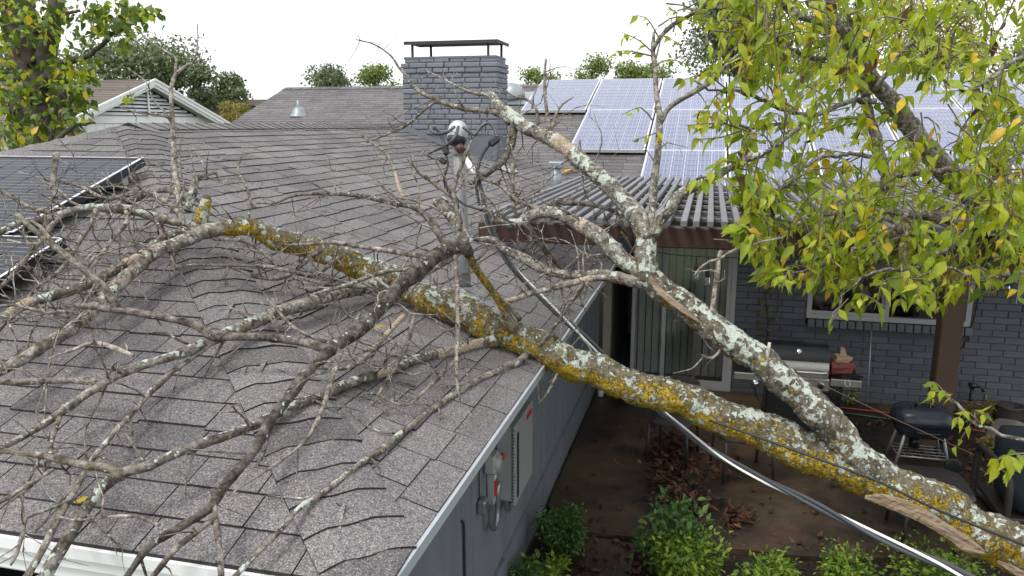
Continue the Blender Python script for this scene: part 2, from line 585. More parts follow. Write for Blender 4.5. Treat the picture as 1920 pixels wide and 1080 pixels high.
M_CELLB = mat_cell('black silicon cell', (0.012, 0.014, 0.022), 27.0, 0.42, 0.12, 1)
M_BARK = mat_bark()
_t = at(1845, 1036, 2.87) - at(1622, 932, 3.0); M_TORN = mat_torn(_t / np.linalg.norm(_t))
M_TRUNK = plain('dark tree bark', (0.075, 0.062, 0.05), 0.9, var=0.45, scale=12, bump=1.0, bscale=25)
M_LIVE = plain('grey brown live bark', (0.15, 0.125, 0.095), 0.85, var=0.4, scale=14, bump=0.8, bscale=40)
GREENS = [(0.0, (0.13, 0.20, 0.016)), (0.22, (0.25, 0.34, 0.022)), (0.45, (0.40, 0.47, 0.03)), (0.65, (0.29, 0.37, 0.028)), (0.85, (0.50, 0.51, 0.035)), (1.0, (0.19, 0.27, 0.022))]
M_LEAF = mat_leaf('bright green leaf', GREENS, 0.45)
M_LEAFY = mat_leaf('yellow leaf', [(0.0, (0.52, 0.36, 0.02)), (0.5, (0.65, 0.47, 0.03)), (1.0, (0.55, 0.33, 0.02))], 0.35)
M_LEAFB = mat_leaf('brown dry leaf', [(0.0, (0.055, 0.025, 0.015)), (0.5, (0.11, 0.05, 0.025)), (1.0, (0.16, 0.08, 0.03))], 0.15, 0.7)
M_LEAFD = mat_leaf('mid green yard leaf', [(0.0, (0.05, 0.095, 0.018)), (0.35, (0.09, 0.15, 0.025)), (0.7, (0.14, 0.20, 0.03)), (1.0, (0.065, 0.11, 0.02))], 0.35)
M_FAR = [mat_leaf('far oak foliage', [(0.0, (0.085, 0.115, 0.062)), (0.5, (0.15, 0.19, 0.10)), (1.0, (0.21, 0.25, 0.135))], 0.25),
         mat_leaf('far light foliage', [(0.0, (0.10, 0.15, 0.05)), (0.5, (0.19, 0.25, 0.07)), (1.0, (0.27, 0.32, 0.09))], 0.3),
         mat_leaf('far yellowish foliage', [(0.0, (0.17, 0.15, 0.04)), (0.5, (0.27, 0.23, 0.06)), (1.0, (0.33, 0.30, 0.08))], 0.3)]
M_BUSH = mat_leaf('dark boxwood leaf', [(0.0, (0.035, 0.09, 0.024)), (0.5, (0.07, 0.16, 0.036)), (1.0, (0.115, 0.22, 0.05))], 0.2)
M_BUSHL = mat_leaf('fresh green shrub leaf', [(0.0, (0.08, 0.17, 0.022)), (0.5, (0.18, 0.31, 0.035)), (1.0, (0.36, 0.46, 0.055))], 0.3)
M_LITTER = mat_leaf('fallen brown leaf', [(0.0, (0.03, 0.015, 0.01)), (0.45, (0.07, 0.03, 0.017)), (0.8, (0.14, 0.05, 0.025)), (1.0, (0.19, 0.09, 0.04))], 0.1, 0.55)
M_CONC = mat_concrete()
M_MULCH = mat_mulch()
M_GRASS = plain('dull lawn', (0.06, 0.075, 0.03), 0.95, var=0.4, scale=3, bump=0.8)
M_STEEL = plain('brushed stainless', (0.40, 0.39, 0.37), 0.30, 0.65, var=0.1, scale=3, bump=0.02)
M_CHROME = plain('chrome', (0.75, 0.76, 0.78), 0.12, 1.0, var=0.05, bump=0)
M_ENAM = plain('black enamel', (0.012, 0.013, 0.015), 0.32, var=0.2, bump=0.05)
M_NAVY = plain('blue black enamel', (0.022, 0.030, 0.042), 0.28, var=0.2, bump=0.05)
M_ALLEG = plain('grey aluminium leg', (0.36, 0.37, 0.37), 0.4, 0.5, var=0.1, bump=0)
M_BAG = plain('red printed paper bag', (0.14, 0.03, 0.02), 0.6, var=0.3, bump=0.3)
M_BAGT = plain('tan printed paper', (0.30, 0.20, 0.13), 0.7, var=0.4, bump=0.3)
M_CUSH = plain('dark navy cushion', (0.018, 0.024, 0.034), 0.85, var=0.3, bump=0.3)
M_CHAIR = plain('dark bronze metal', (0.055, 0.048, 0.044), 0.45, 0.3, var=0.25, bump=0.05)
M_SLING = plain('grey brown seat sling', (0.040, 0.033, 0.031), 0.7, var=0.25, bump=0.2)
M_STONE = plain('grey limestone', (0.16, 0.15, 0.14), 0.85, var=0.35, scale=8, bump=0.7, bscale=30)
M_TWINE = plain('tan twine', (0.26, 0.17, 0.09), 0.8, var=0.2, bump=0)
M_NROOF = plain('neighbour brown shingle', (0.17, 0.145, 0.125), 0.9, var=0.25, scale=5, bump=0.4)
M_PIPE = plain('grey vent flashing', (0.25, 0.28, 0.30), 0.45, 0.3, var=0.15)
M_PVC = plain('white pvc', (0.70, 0.70, 0.68), 0.4, var=0.08, bump=0)
M_BULB = plain('clear bulb glass', (0.75, 0.76, 0.74), 0.08, 0.0, var=0.02, bump=0, Transmission_Weight=0.85)
M_WOODCUT = plain('fresh cut wood', (0.42, 0.28, 0.15), 0.8, var=0.25, bump=0.3)
M_WIRE = plain('black mesh bin wire', (0.05, 0.05, 0.048), 0.5, 0.3, bump=0)
M_SOLAR = plain('small solar lamp glass', (0.02, 0.028, 0.06), 0.15, var=0.1, bump=0, Coat_Weight=1.0)

# ------------------------------------------------------------------ main dimensions (metres)
ZE = 2.17                       # eave height
XE, YF = -0.667, 1.466          # right eave and front eave of the main wing
XR = XE - 3.09                  # its ridge
YH = YF + 3.09                  # front end of the ridge
ZR = ZE + 1.03
YB = 8.75                       # eave of the back wing
YBR = 13.9                      # its ridge
ZB = ZE + (YBR - YB) / 3
XW = -1.24                      # side wall of the main wing
YW = 9.4                        # back wing wall


def zmain(x, y):
    return min(ZE + (XE - x) / 3, ZE + (x - (2 * XR - XE)) / 3, ZE + (y - YF) / 3)


def zback(x, y):
    return min(ZE + (y - YB) / 3, ZB - (y - YBR) / 3)


def zroof(x, y):
    z = -9.0
    if 2 * XR - XE <= x <= XE and YF <= y <= 16: z = zmain(x, y)
    if y >= YB and x > -9: z = max(z, zback(x, y))
    return z


# ------------------------------------------------------------------ ground
def sheet(name, pts, z, mat, kind='structure', sub=1):
    b = MB()
    b.add([(x, y, z) for x, y in pts], [tuple(range(len(pts)))])
    o = b.build(name, mat)
    o['kind'] = kind
    return o


sheet('ground', [(-600, -300), (600, -300), (600, 900), (-600, 900)], 0.0, M_GRASS)
sheet('garden_bed', [(-1.2, 3.2), (6.5, 3.2), (6.5, 9.38), (-1.2, 9.38)], 0.006, M_MULCH)
b = MB()
P = [(-1.0, 5.62), (0.8, 5.66), (2.0, 5.9), (2.50, 6.6), (2.36, 7.42), (2.42, 8.95), (2.3, 9.33), (-1.19, 9.33), (-1.19, 6.0)]
n = len(P)
b.add([(x, y, 0.05) for x, y in P] + [(x, y, 0.0) for x, y in P], [tuple(range(n))] + [(i, i + n, (i + 1) % n + n, (i + 1) % n) for i in range(n)])
tag(b.build('patio', M_CONC), kind='structure')
b = MB()
P = [(-0.95, 4.2), (-0.45, 4.2), (-0.40, 5.56), (-0.93, 5.58)]
n = 4
b.add([(x, y, 0.04) for x, y in P] + [(x, y, 0.0) for x, y in P], [tuple(range(n))] + [(i, i + n, (i + 1) % n + n, (i + 1) % n) for i in range(n)])
tag(b.build('path', M_CONC), kind='structure')

# ------------------------------------------------------------------ house
house = thing('house', 'grey low house with shingled hip roof and back wing under the fallen tree', 'house', (-3, 9, 0))
dk = 0.03
b = MB()
XL = 2 * XR - XE
b.add([(XE, YF, ZE - dk), (XR, YH, ZR - dk), (XR, 15.5, ZR - dk), (XE, 15.5, ZE - dk), (XL, YF, ZE - dk), (XL, 15.5, ZE - dk)],
      [(0, 3, 2, 1), (0, 1, 4), (4, 1, 2, 5)])
roof = b.build('main_roof', M_DECK, house)
b = MB()
b.add([(-7.75, YB, ZE - dk), (8, YB, ZE - dk), (8, YBR, ZB - dk), (-7.95, YBR, ZB - dk), (8, 19, ZE - dk), (-7.75, 19, ZE - dk)],
      [(0, 1, 2, 3), (3, 2, 4, 5)])
broof = b.build('back_roof', M_DECK, house)

EXPO = 0.1085                    # course exposure measured in plan
TH = 0.0055


def strip(bt, tp, th0, th1, mb, tone):
    """one shingle: bottom edge polyline bt, top edge polyline tp; butt th0 thick, th1 at the top"""
    n = len(bt)
    up = np.array([0, 0, 1.0])
    vs = [p + up * th0 for p in bt] + [p + up * th1 for p in tp] + [p - up * 0.012 for p in bt]
    mb.add(vs, [(i, i + 1, n + i + 1, n + i) for i in range(n - 1)], 0, False, (tone, tone, tone, 1))
    mb.add([p + up * th0 for p in bt] + [p - up * 0.012 for p in bt],
           [(n + i, n + i + 1, i + 1, i) for i in range(n - 1)], 1, False)
    e0 = [bt[0] + up * th0, tp[0] + up * th1, tp[0] - up * 0.01, bt[0] - up * 0.012]
    e1 = [bt[-1] + up * th0, tp[-1] + up * th1, tp[-1] - up * 0.01, bt[-1] - up * 0.012]
    mb.add(e0, [(3, 2, 1, 0)], 1)
    mb.add(e1, [(0, 1, 2, 3)], 1)


def tone_rnd(rng):
    t = rng.choice([0.82, 0.92, 1.0, 1.0, 1.06, 1.14])
    return float(t * rng.uniform(0.96, 1.04))


shingles = []        # (pixel size, builder)


def pix_size(p, w):
    v = np.array(p) - CAM
    d = v @ _f
    if d < 0.3: return 0
    x = 960 + F * (v @ _r) / d; y = 540 - F * (v @ _u) / d
    if not (-60 < x < 1980 and -40 < y < 1120): return 0
    return F * w / d


def hip_path(z, y_start):
    """contour of the right slope at height z from y_start forward, wrapped round the hip"""
    X = XE - 3 * (z - ZE)
    Yh = YF + 3 * (z - ZE)
    Rr, E = 0.15, 0.155
    pts = [np.array([X, y_start, z])]
    for k in range(7):
        a = k / 6 * math.pi / 2
        cx, cy = X - Rr, Yh + Rr
        # the wrapped strip drops a little where it rounds the hip
        drop = 0.018 * math.sin(2 * a) * 0.6
        pts.append(np.array([cx + Rr * math.cos(a), cy - Rr * math.sin(a), z - drop]))
    pts.append(np.array([X - Rr - E, Yh, z]))
    return pts


rng = np.random.default_rng(11)
nrow = int(3.0 / EXPO) + 1
for i in range(nrow):
    x0 = i * EXPO
    z0, z1 = ZE + x0 / 3, ZE + min(x0 + EXPO * 1.08, 3.09) / 3
    Yh = YF + x0
    # right slope, from the hip back to the valley
    y = Yh + rng.uniform(-0.1, 0.06)
    while y < 13:
        w = rng.choice([0.19, 0.21, 0.235, 0.26]) * rng.uniform(0.95, 1.05)
        X0, X1 = XE - 3 * (z0 - ZE), XE - 3 * (z1 - ZE)
        if zback(X0, y + w / 2) > z0 + 0.03: break
        lift = rng.uniform(0, 0.004)
        o = rng.choice([0.0, 0.0, 0.012]) * (-1 if i else 0)
        g = 0.0022
        mb = MB()
        yb0, yt0 = max(y + g, Yh + .06), max(y + g, Yh + EXPO + .06)
        if yb0 > y + w - .02: y += w; continue
        strip([np.array([X0 - o, yb0, z0 + o / 3]), np.array([X0 - o, y + w - g, z0 + o / 3])],
              [np.array([X1, min(yt0, y + w - g - .004), z1]), np.array([X1, y + w - g, z1])], TH + lift, 0.0015, mb, tone_rnd(rng))
        # winding: bottom edge runs along +Y, face must look up
        shingles.append((pix_size((X0, y + w / 2, z0), w), mb))
        y += w
    # front slope, from the hip to the left
    x = XE - x0 + rng.uniform(0, 0.1)
    g0 = 0.0022
    while x > XL + x0:
        w = rng.choice([0.19, 0.22, 0.25, 0.28]) * rng.uniform(0.95, 1.05)
        x2 = max(x - w, XL + x0)
        xe = min(x - g0, XE - x0 - .055); xt = min(x - g0, XE - x0 - EXPO - .055)
        if x2 > xe - .03: x -= w; continue
        Y0, Y1 = YF + 3 * (z0 - ZE), YF + 3 * (z1 - ZE)
        o = rng.choice([0.0, 0.0, 0.012]) * (1 if i else 0)
        g = 0.0022
        mb = MB()
        strip([np.array([x2 + g, Y0 - o, z0 - o / 3]), np.array([xe, Y0 - o, z0 - o / 3])],
              [np.array([x2 + g, Y1, z1]), np.array([max(xt, x2 + .01), Y1, z1])], TH + rng.uniform(0, 0.004), 0.0015, mb, tone_rnd(rng))
        shingles.append((pix_size((x - w / 2, Y0, z0), w), mb))
        x -= w
# the back slope: rows along X
back = []
i = 0
while YB + i * EXPO < YBR - 0.02:
    yy = YB + i * EXPO
    z0, z1 = ZE + i * EXPO / 3, ZE + (i + 1.08) * EXPO / 3
    x = -7.78 - rng.uniform(0, .02) - .2 * (yy - YB) / 5.15
    while x < 6.5:
        w = rng.choice([0.19, 0.22, 0.25, 0.28])
        if zmain(x + w / 2, 14) < z0 + 0.05:
            mb = MB()
            o = rng.choice([0.0, 0.0, 0.012])
            strip([np.array([x + .002, yy - o, z0 - o / 3]), np.array([x + w - .002, yy - o, z0 - o / 3])],
                  [np.array([x + .002, yy + EXPO * 1.08, z1]), np.array([x + w - .002, yy + EXPO * 1.08, z1])], TH, 0.0015, mb, tone_rnd(rng))
            back.append(mb)
        x += w
    i += 1
shingles.sort(key=lambda q: -q[0])
for k, (s_, mb) in enumerate(shingles[:300]):
    mb.build('shingle', [M_SH, M_ASPH], roof)


def merge(mbs):
    o = MB()
    for q in mbs:
        bb = len(o.v)
        o.v.extend(q.v); o.c.extend(q.c); o.m.extend(q.m); o.sm.extend(q.sm)
        o.f.extend([tuple(bb + i for i in f) for f in q.f])
    return o


merge([q for s_, q in shingles[300:]]).build('shingle_field', [M_SH, M_ASPH], roof, kind='stuff')
merge(back).build('shingle_field', [M_SH2, M_ASPH], broof, kind='stuff')


def caps(a, c, w, step, par, cap_mat=M_SH, n0=0.0):
    """ridge cap shingles from a to c, each lapped over the one before"""
    a, c = np.array(a, float), np.array(c, float)
    L = np.linalg.norm(c - a); t = (c - a) / L
    sd = np.cross(t, (0, 0, 1)); sd /= np.linalg.norm(sd)
    k = 0
    while k * step < L:
        p = a + t * k * step
        q = a + t * min(L, (k + 1) * step + 0.02)
        tn = tone_rnd(rng)
        mb = MB()
        vs = []
        for pp, h in ((p, 0.013), (q, 0.007)):
            for s_, dz in ((-w, -w * 0.31), (-w * .3, -w * 0.07), (0, 0.004), (w * .3, -w * 0.07), (w, -w * 0.31)):
                vs.append(pp + sd * s_ + np.array([0, 0, dz + h]))
        for s_, dz in ((-w, -w * 0.31), (-w * .3, -w * 0.07), (0, 0.004), (w * .3, -w * 0.07), (w, -w * 0.31)):
            vs.append(p + sd * s_ + np.array([0, 0, dz - 0.002]))
        mb.add(vs, [(j, j + 1, j + 6, j + 5) for j in range(4)], 0, False, (tn, tn, tn, 1))
        mb.add([vs[j] for j in range(5)] + [vs[j] for j in range(10, 15)], [(5 + j, 6 + j, j + 1, j) for j in range(4)], 1)
        mb.build('ridge_cap', [cap_mat, M_ASPH], par)
        k += 1


# hip shingles bent over the hip between the front and the right slope
hip0 = np.array([XE, YF, ZE]); hipt = np.array([-3.09, 3.09, 1.03]); hipL = np.linalg.norm(hipt); hipt /= hipL
nF = np.array([0, -1 / 3, 1]); nF /= np.linalg.norm(nF)
nR = np.array([1 / 3, 0, 1]); nR /= np.linalg.norm(nR)
dF = np.cross(nF, hipt); dF /= np.linalg.norm(dF)
if dF[0] > 0: dF = -dF
dR = np.cross(nR, hipt); dR /= np.linalg.norm(dR)
if dR[1] < 0: dR = -dR
# both run down off the hip at right angles to it


def hip_row(s0, wl, wr, lift):
    out = []
    for q in (-1, -.72, -.45, -.22, -.07, .07, .22, .45, .72, 1):
        d = (dF * -q * wl) if q < 0 else (dR * q * wr)
        n_ = nF if q < 0 else nR
        rnd = 0.022 * math.exp(-(q / .33) ** 2)                    # the bend is round
        h_ = hip0 + hipt * s0
        if h_[0] + d[0] > XE + .006: d = d * max(0.0, (XE + .006 - h_[0]) / d[0])
        if h_[1] + d[1] < YF - .006: d = d * max(0.0, (YF - .006 - h_[1]) / d[1])
        out.append(h_ + d + n_ * lift - np.array([0, 0, rnd]) + np.array([0, 0, .013]) * math.exp(-(q / .75) ** 2))
    return out


k = 0
sh_s = 0.0
while sh_s < hipL - 0.02:
    wl, wr = 0.112, 0.158 + rng.uniform(-.012, .02)
    mb = MB(); t_ = tone_rnd(rng)
    A, B_ = hip_row(sh_s, wl, wr, 0.0095 + rng.uniform(0, .002)), hip_row(min(sh_s + 0.14, hipL), wl, wr, 0.0045)
    n_ = len(A)
    mb.add(A + B_, [(j, j + 1, n_ + j + 1, n_ + j) for j in range(n_ - 1)], 0, True, (t_, t_, t_, 1))
    lo_ = [p - np.array([0, 0, .0055]) for p in A]
    mb.add(A + lo_, [(n_ + j, n_ + j + 1, j + 1, j) for j in range(n_ - 1)], 1)
    for e in (0, -1): mb.add([A[e], B_[e], B_[e] - (0, 0, .014), A[e] - (0, 0, .014)], [(0, 1, 2, 3)], 1)
    mb.build('hip_shingle', [M_SH, M_ASPH], roof)
    sh_s += 0.121
caps((XR, YH - 0.05, ZR), (XR, 12.4, ZR), 0.13, 0.12, roof)
caps((XL, YF, ZE), (XR, YH, ZR), 0.13, 0.15, roof)
caps((3.0, YBR, ZB), (-7.98, YBR, ZB), 0.13, 0.2, broof, M_SH2)

# eaves
b = MB()
b.box2((XE - 0.010, YF - 0.01, ZE - 0.040), (XE + 0.006, YB + 0.6, ZE - 0.005))
b.box2((XE - 0.02, YF, ZE - 0.006), (XE + 0.012, YB + 0.6, ZE + 0.003))
b.build('drip_edge', M_TRIM, house)
b = MB()
b.box2((XL, YF - 0.012, ZE - 0.035), (XE - 0.006, YF + 0.01, ZE - 0.004))
b.box2((XL, YF + 0.0, ZE - 0.07), (XE - 0.006, YF + 0.03, ZE - 0.0355))
b.box2((XL, YF + 0.014, ZE - 0.11), (XE - 0.006, YF + 0.05, ZE - 0.0705))
b.build('fascia', M_WHITE, house)
b = MB()
b.box2((XE - 0.080, YF + .05, ZE - .111), (XE - 0.062, YB, ZE - 0.041))
b.box2((XL, YF + 0.03, ZE - 0.125), (XE - 0.062, YF + 0.62, ZE - 0.112))
b.box2((XW - 0.01, YF + 0.62, ZE - 0.125), (XE - 0.062, YB, ZE - 0.112))
b.build('soffit', M_OFFW, house)
# side wall: siding sheets above a foundation course
for y0, y1 in ((2.0, 3.18), (3.18, 4.36), (4.36, 5.54), (5.54, 6.72), (6.72, 7.9), (7.9, 9.38)):
    b = MB()
    zb = 0.33 if y0 > 4 else 0.25
    b.box2((XW - 0.06, y0 + 0.0015, zb), (XW, y1 - 0.0015, ZE - 0.12))
    for g in np.arange(y0 + 0.2, y1 - 0.05, 0.2):          # shallow battens pressed into the sheet
        b.box2((XW, g - 0.004, zb + 0.01), (XW + 0.0025, g + 0.004, ZE - 0.13))
    b.build('siding_panel', M_SIDING, house)
b = MB()
b.box2((XW - 0.10, 2.0, 0.0), (XW + 0.012, 4.7, 0.29))
b.box2((XW - 0.10, 4.701, 0.0), (XW + 0.02, YW, 0.322))
b.build('foundation', M_SIDING, house)
b = MB()
b.box2((XL + 0.5, 2.0, 0), (-6.0, 2.1, ZE - 0.12)); b.box2((-1.62, 2.0, 0), (XW - 0.07, 2.1, ZE - 0.126))
b.build('front_wall', M_BEIGE, house)
b = MB()
b.box2((-1.72, 1.97, 0), (-1.621, 2.12, ZE - 0.127)); b.box2((-6.0, 1.97, ZE - 0.2), (-1.721, 2.09, ZE - 0.126))
b.build('garage_door_frame', M_WHITE, house)
b = MB()
b.add([(-6, 2.1, 0.01), (-1.7, 2.1, 0.01), (-1.7, 2.1, 2.1), (-6, 2.1, 2.1), (-6, 6, 0.01), (-1.7, 6, 0.01), (-1.7, 6, 2.1), (-6, 6, 2.1)],
      [(4, 5, 6, 7), (0, 4, 7, 3), (5, 1, 2, 6), (3, 7, 6, 2), (0, 1, 5, 4)])
b.build('garage_interior', M_DARK, house)

# back wall of painted brick, with a sliding door and a window
b = MB()
for x0, x1, z0, z1 in ((0.37, 1.17, 0, 2.05), (2.89, 8, 0, 2.05), (1.17, 2.89, 0, 0.93)):
    b.box2((x0, YW, z0), (x1, YW + 0.12, z1))
b.box2((1.17, YW, 1.93), (2.89, YW + 0.12, 2.05))
b.box2((XW, YW, 1.90), (0.37, YW + 0.12, 2.05))
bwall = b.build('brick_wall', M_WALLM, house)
brick_me = MB()
vv, ff = bevel_box((0.2565, 0.03, 0.0695), 0.005)
brick_me.add(vv, ff)
brick_mesh = brick_me.mesh('brick', [M_WALLB], (0, 0, 0))
small = MB()
cnt = 0
rb = np.random.default_rng(5)
for r_ in range(27):
    z = 0.04 + r_ * 0.075
    off = (r_ % 2) * 0.131
    for c_ in range(30):
        x = 0.37 + off + c_ * 0.262 - 0.13
        w = 0.2565
        lo, hi = x, x + w
        if 0.84 < z < 1.97:
            if lo < 1.17 < hi: hi = 1.165
            elif lo < 2.89 < hi: lo = 2.895
            elif 1.17 <= lo and hi <= 2.89: continue
        lo = max(lo, 0.372)
        if hi - lo < 0.05 or lo > 6.5: continue
        cx = (lo + hi) / 2
        jz = rb.normal(0, 0.0012)
        if cx < 3.9 and z < 1.45 and cnt < 215:
            o = bpy.data.objects.new('brick', brick_mesh)
            COL.objects.link(o); o.parent = bwall
            o.location = np.array([cx, YW + 0.002 + rb.normal(0, 0.0016), z + jz]) - ROOT[house]
            o.scale = ((hi - lo) / 0.2565, 1, 1)
            o.rotation_euler = (rb.normal(0, .01), rb.normal(0, .004), 0)
            cnt += 1
        else:
            v2, f2 = bevel_box((hi - lo, 0.03, 0.0695), 0.005)
            small.add(np.array(v2) + (cx, YW + 0.002, z + jz), f2)
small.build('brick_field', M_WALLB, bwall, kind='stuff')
# rowlock sill
for k in range(20):
    v2, f2 = bevel_box((0.078, 0.09, 0.095), 0.006)
    mb = MB()
    rt = Matrix.Rotation(R(-12), 3, 'X')
    mb.add(np.array(v2) @ np.array(rt).T + (1.225 + k * 0.0865, YW - 0.03, 0.95), f2)
    mb.build('brick', M_WALLB, bwall)

# window
win = MB()
x0, x1, z0, z1 = 1.17, 2.89, 1.005, 1.93
t = 0.055
for q in (((x0, z0), (x1, z0 + t)), ((x0, z1 - t), (x1, z1)), ((x0, z0 + t), (x0 + t, z1 - t)), ((x1 - t, z0 + t), (x1, z1 - t)), ((2.0, z0 + t), (2.05, z1 - t))):
    win.box2((q[0][0], YW - 0.02, q[0][1]), (q[1][0], YW + 0.08, q[1][1]))
window = win.build('window', M_OFFW, house)
b = MB(); b.box2((x0 + t, YW + 0.028, z0 + t), (2.0, YW + 0.034, z1 - t)); b.build('pane', M_GLASS, window)
b = MB(); b.box2((2.05, YW + 0.028, z0 + t), (x1 - t, YW + 0.034, z1 - t)); b.build('pane', M_GLASS, window)
b = MB()
for q in (((x0 + t, z0 + t), (2.0, z0 + t + 0.03)), ((1.97, z0 + t + .03), (2.0, z1 - t))):
    b.box2((q[0][0], YW + 0.012, q[0][1]), (q[1][0], YW + 0.027, q[1][1]))
b.build('sash', M_OFFW, window)
b = MB()
b.add([(1.1, YW + .13, .9), (3, YW + .13, .9), (3, YW + .13, 2.1), (1.1, YW + .13, 2.1), (1.1, YW + 2, .9), (3, YW + 2, .9), (3, YW + 2, 2.1), (1.1, YW + 2, 2.1)],
      [(4, 5, 6, 7), (0, 4, 7, 3), (5, 1, 2, 6), (3, 7, 6, 2), (0, 1, 5, 4)])
b.build('room', M_INT, house)
b = MB(); b.box2((2.20, YW + .4, .95), (2.42, YW + .5, 2.0)); b.build('curtain', M_DARK, window)

# sliding door
b = MB()
b.box2((-1.19, YW - 0.03, 0.0), (-1.10, YW + 0.10, 1.90)); b.build('door_jamb', M_CREAM, house)
b = MB()
X0, X1 = -1.10, 0.37
for q in (((X0, 0.03), (X1, 0.09)), ((X0, 1.84), (X1, 1.90)), ((X1 - 0.055, 0.09), (X1, 1.84))):
    b.box2((q[0][0], YW - 0.04, q[0][1]), (q[1][0], YW + 0.09, q[1][1]))
door = b.build('sliding_door', M_OFFW, house)


def sash(xa, xb, yy, name):
    m_ = MB()
    s = 0.045
    for q in (((xa, 0.092), (xb, 0.15)), ((xa, 1.78), (xb, 1.838)), ((xa, 0.15), (xa + s, 1.78)), ((xb - s, 0.15), (xb, 1.78))):
        m_.box2((q[0][0], yy - 0.018, q[0][1]), (q[1][0], yy + 0.018, q[1][1]))
    o = m_.build(name, M_OFFW, door)
    return o


sash(-0.475, 0.313, YW - 0.012, 'door_panel')
sash(-0.845, -0.05, YW + 0.04, 'door_panel')
b = MB(); b.box2((-0.43, YW - 0.014, 0.15), (0.268, YW - 0.010, 1.78)); b.build('pane', M_GLASS, door)
b = MB(); b.box2((-0.80, YW + 0.038, 0.15), (-0.095, YW + 0.042, 1.78)); b.build('pane', M_GLASS, door)
for k in range(13):
    m_ = MB()
    x = -0.82 + k * 0.088
    rt = Matrix.Rotation(R(random.uniform(30, 44)), 3, 'Z')
    m_.box((x, YW + 0.16, 0.98), (0.089, 0.002, 1.66), 0, rt)
    m_.build('blind', M_BLIND, door)
b = MB()
b.add([(-1.12, YW + .13, .02), (.4, YW + .13, .02), (.4, YW + .13, 2.0), (-1.12, YW + .13, 2.0), (-1.12, YW + 2.4, .02), (.4, YW + 2.4, .02), (.4, YW + 2.4, 2.0), (-1.12, YW + 2.4, 2.0)],
      [(4, 5, 6, 7), (0, 4, 7, 3), (5, 1, 2, 6), (3, 7, 6, 2), (0, 1, 5, 4)])
b.build('room', M_INT, house)
# porch soffit of the back wing
b = MB()
b.box2((XE + 0.03, YB - 0.0, ZE - 0.12), (8, YW + 0.1, ZE - 0.108)); b.box2((XE + 0.03, YB - 0.02, ZE - 0.14), (8, YB - 0.001, ZE - 0.01))
b.build('porch_soffit', M_BROWN, house)

# chimney: brick by brick, part of the house
CX0, CX1, CY0, CY1, CZT = -3.56, -2.40, 8.87, 9.36, 3.965
b = MB()
b.box2((CX0 + 0.013, CY0 + 0.013, 2.6), (CX1 - 0.013, CY1 - 0.013, CZT - 0.07))
b.box2((CX0 + 0.035, CY0 + 0.035, CZT - 0.07), (CX1 - 0.035, CY1 - 0.035, CZT - 0.01))
chim = b.build('chimney', M_MORT, house)
ch_mesh = {}
CH = 0.0585


def chbrick(x, y, z, lx, ly):
    key = (round(lx, 3), round(ly, 3))
    if key not in ch_mesh:
        q = MB()
        v2, f2 = bevel_box((lx, ly, CH - 0.006), 0.008)
        q.add(v2, f2)
        ch_mesh[key] = q.mesh('brick', [M_BRICK], (0, 0, 0))
    o = bpy.data.objects.new('brick', ch_mesh[key])
    COL.objects.link(o); o.parent = chim
    o.location = np.array([x + rb.normal(0, .0015), y + rb.normal(0, .0022), z + rb.normal(0, .0008)]) - ROOT[house]
    o.rotation_euler = (rb.normal(0, .012), rb.normal(0, .006), rb.normal(0, .008))


nr = 15
for r_ in range(nr):
    z = CZT - CH * (r_ + 0.5)
    grow = {0: -0.022, 1: 0.012, 2: 0.012}.get(r_, 0.0)
    xa, xb, ya, yb = CX0 - grow, CX1 + grow, CY0 - grow, CY1 + grow
    nb = 6
    L = (xb - xa) / (nb - (0.5 if r_ % 2 else 0))
    x = xa
    first = True
    while x < xb - 0.02:
        w = L * 0.5 if (first and r_ % 2) else L
        w = min(w, xb - x)
        if zmain(x + w / 2, 9) < z + 0.06:
            chbrick(x + w / 2, ya + 0.05, z, w - 0.006, 0.1)
        x += w; first = False
    yy = ya + 0.1
    k = 0
    Ls = (yb - yy) / 2.5
    while yy < yb - 0.02:
        w = min(Ls * (0.5 if (k == 0 and r_ % 2 == 0) else 1), yb - yy)
        chbrick(xb - 0.05, yy + w / 2, z, 0.1, w - 0.006)
        yy += w; k += 1
b = MB()
b.box2((CX0 + .02, CY0 + .02, CZT - 0.012), (CX1 - .02, CY1 - .02, CZT + 0.012)); b.build('chimney_crown', M_MORT, chim)
b = MB()
b.box2((CX0 + 0.04, CY0 + 0.0, CZT + 0.165), (CX1 + 0.0, CY1 + 0.03, CZT + 0.178))
b.box2((CX0 + 0.035, CY0 - 0.005, CZT + 0.145), (CX1 + 0.005, CY0 + 0.005, CZT + 0.183))
b.box2((CX1 - 0.003, CY0 + 0.006, CZT + 0.145), (CX1 + 0.005, CY1 + 0.03, CZT + 0.183))
for (px, py) in ((CX0 + 0.12, CY0 + 0.05), (CX1 - 0.12, CY0 + 0.05), (CX0 + 0.22, CY1 - 0.08), (CX1 - 0.06, CY1 - 0.08)):
    b.box2((px - 0.012, py - 0.012, CZT), (px + 0.012, py + 0.012, CZT + 0.17))
m_cap = plain('rusty dark steel', (0.055, 0.045, 0.042), 0.6, 0.3, var=0.3)
b.build('chimney_cap', m_cap, chim)
b = MB()
b.add([(CX0 - 0.05, CY0 - 0.012, 3.14), (-2.95, CY0 - 0.012, 2.93), (-2.95, CY0 - 0.012, 3.02), (-3.15, CY0 - 0.012, 3.04), (-3.45, CY0 - 0.012, 3.17), (CX0 - .05, CY0 - 0.012, 3.19),
       (CX0 - 0.05, CY0 - 0.17, 3.147), (-2.95, CY0 - 0.17, 2.947)], [(0, 1, 2, 3, 4, 5), (6, 7, 1, 0)])
b.build('flashing', M_BRICK, chim)

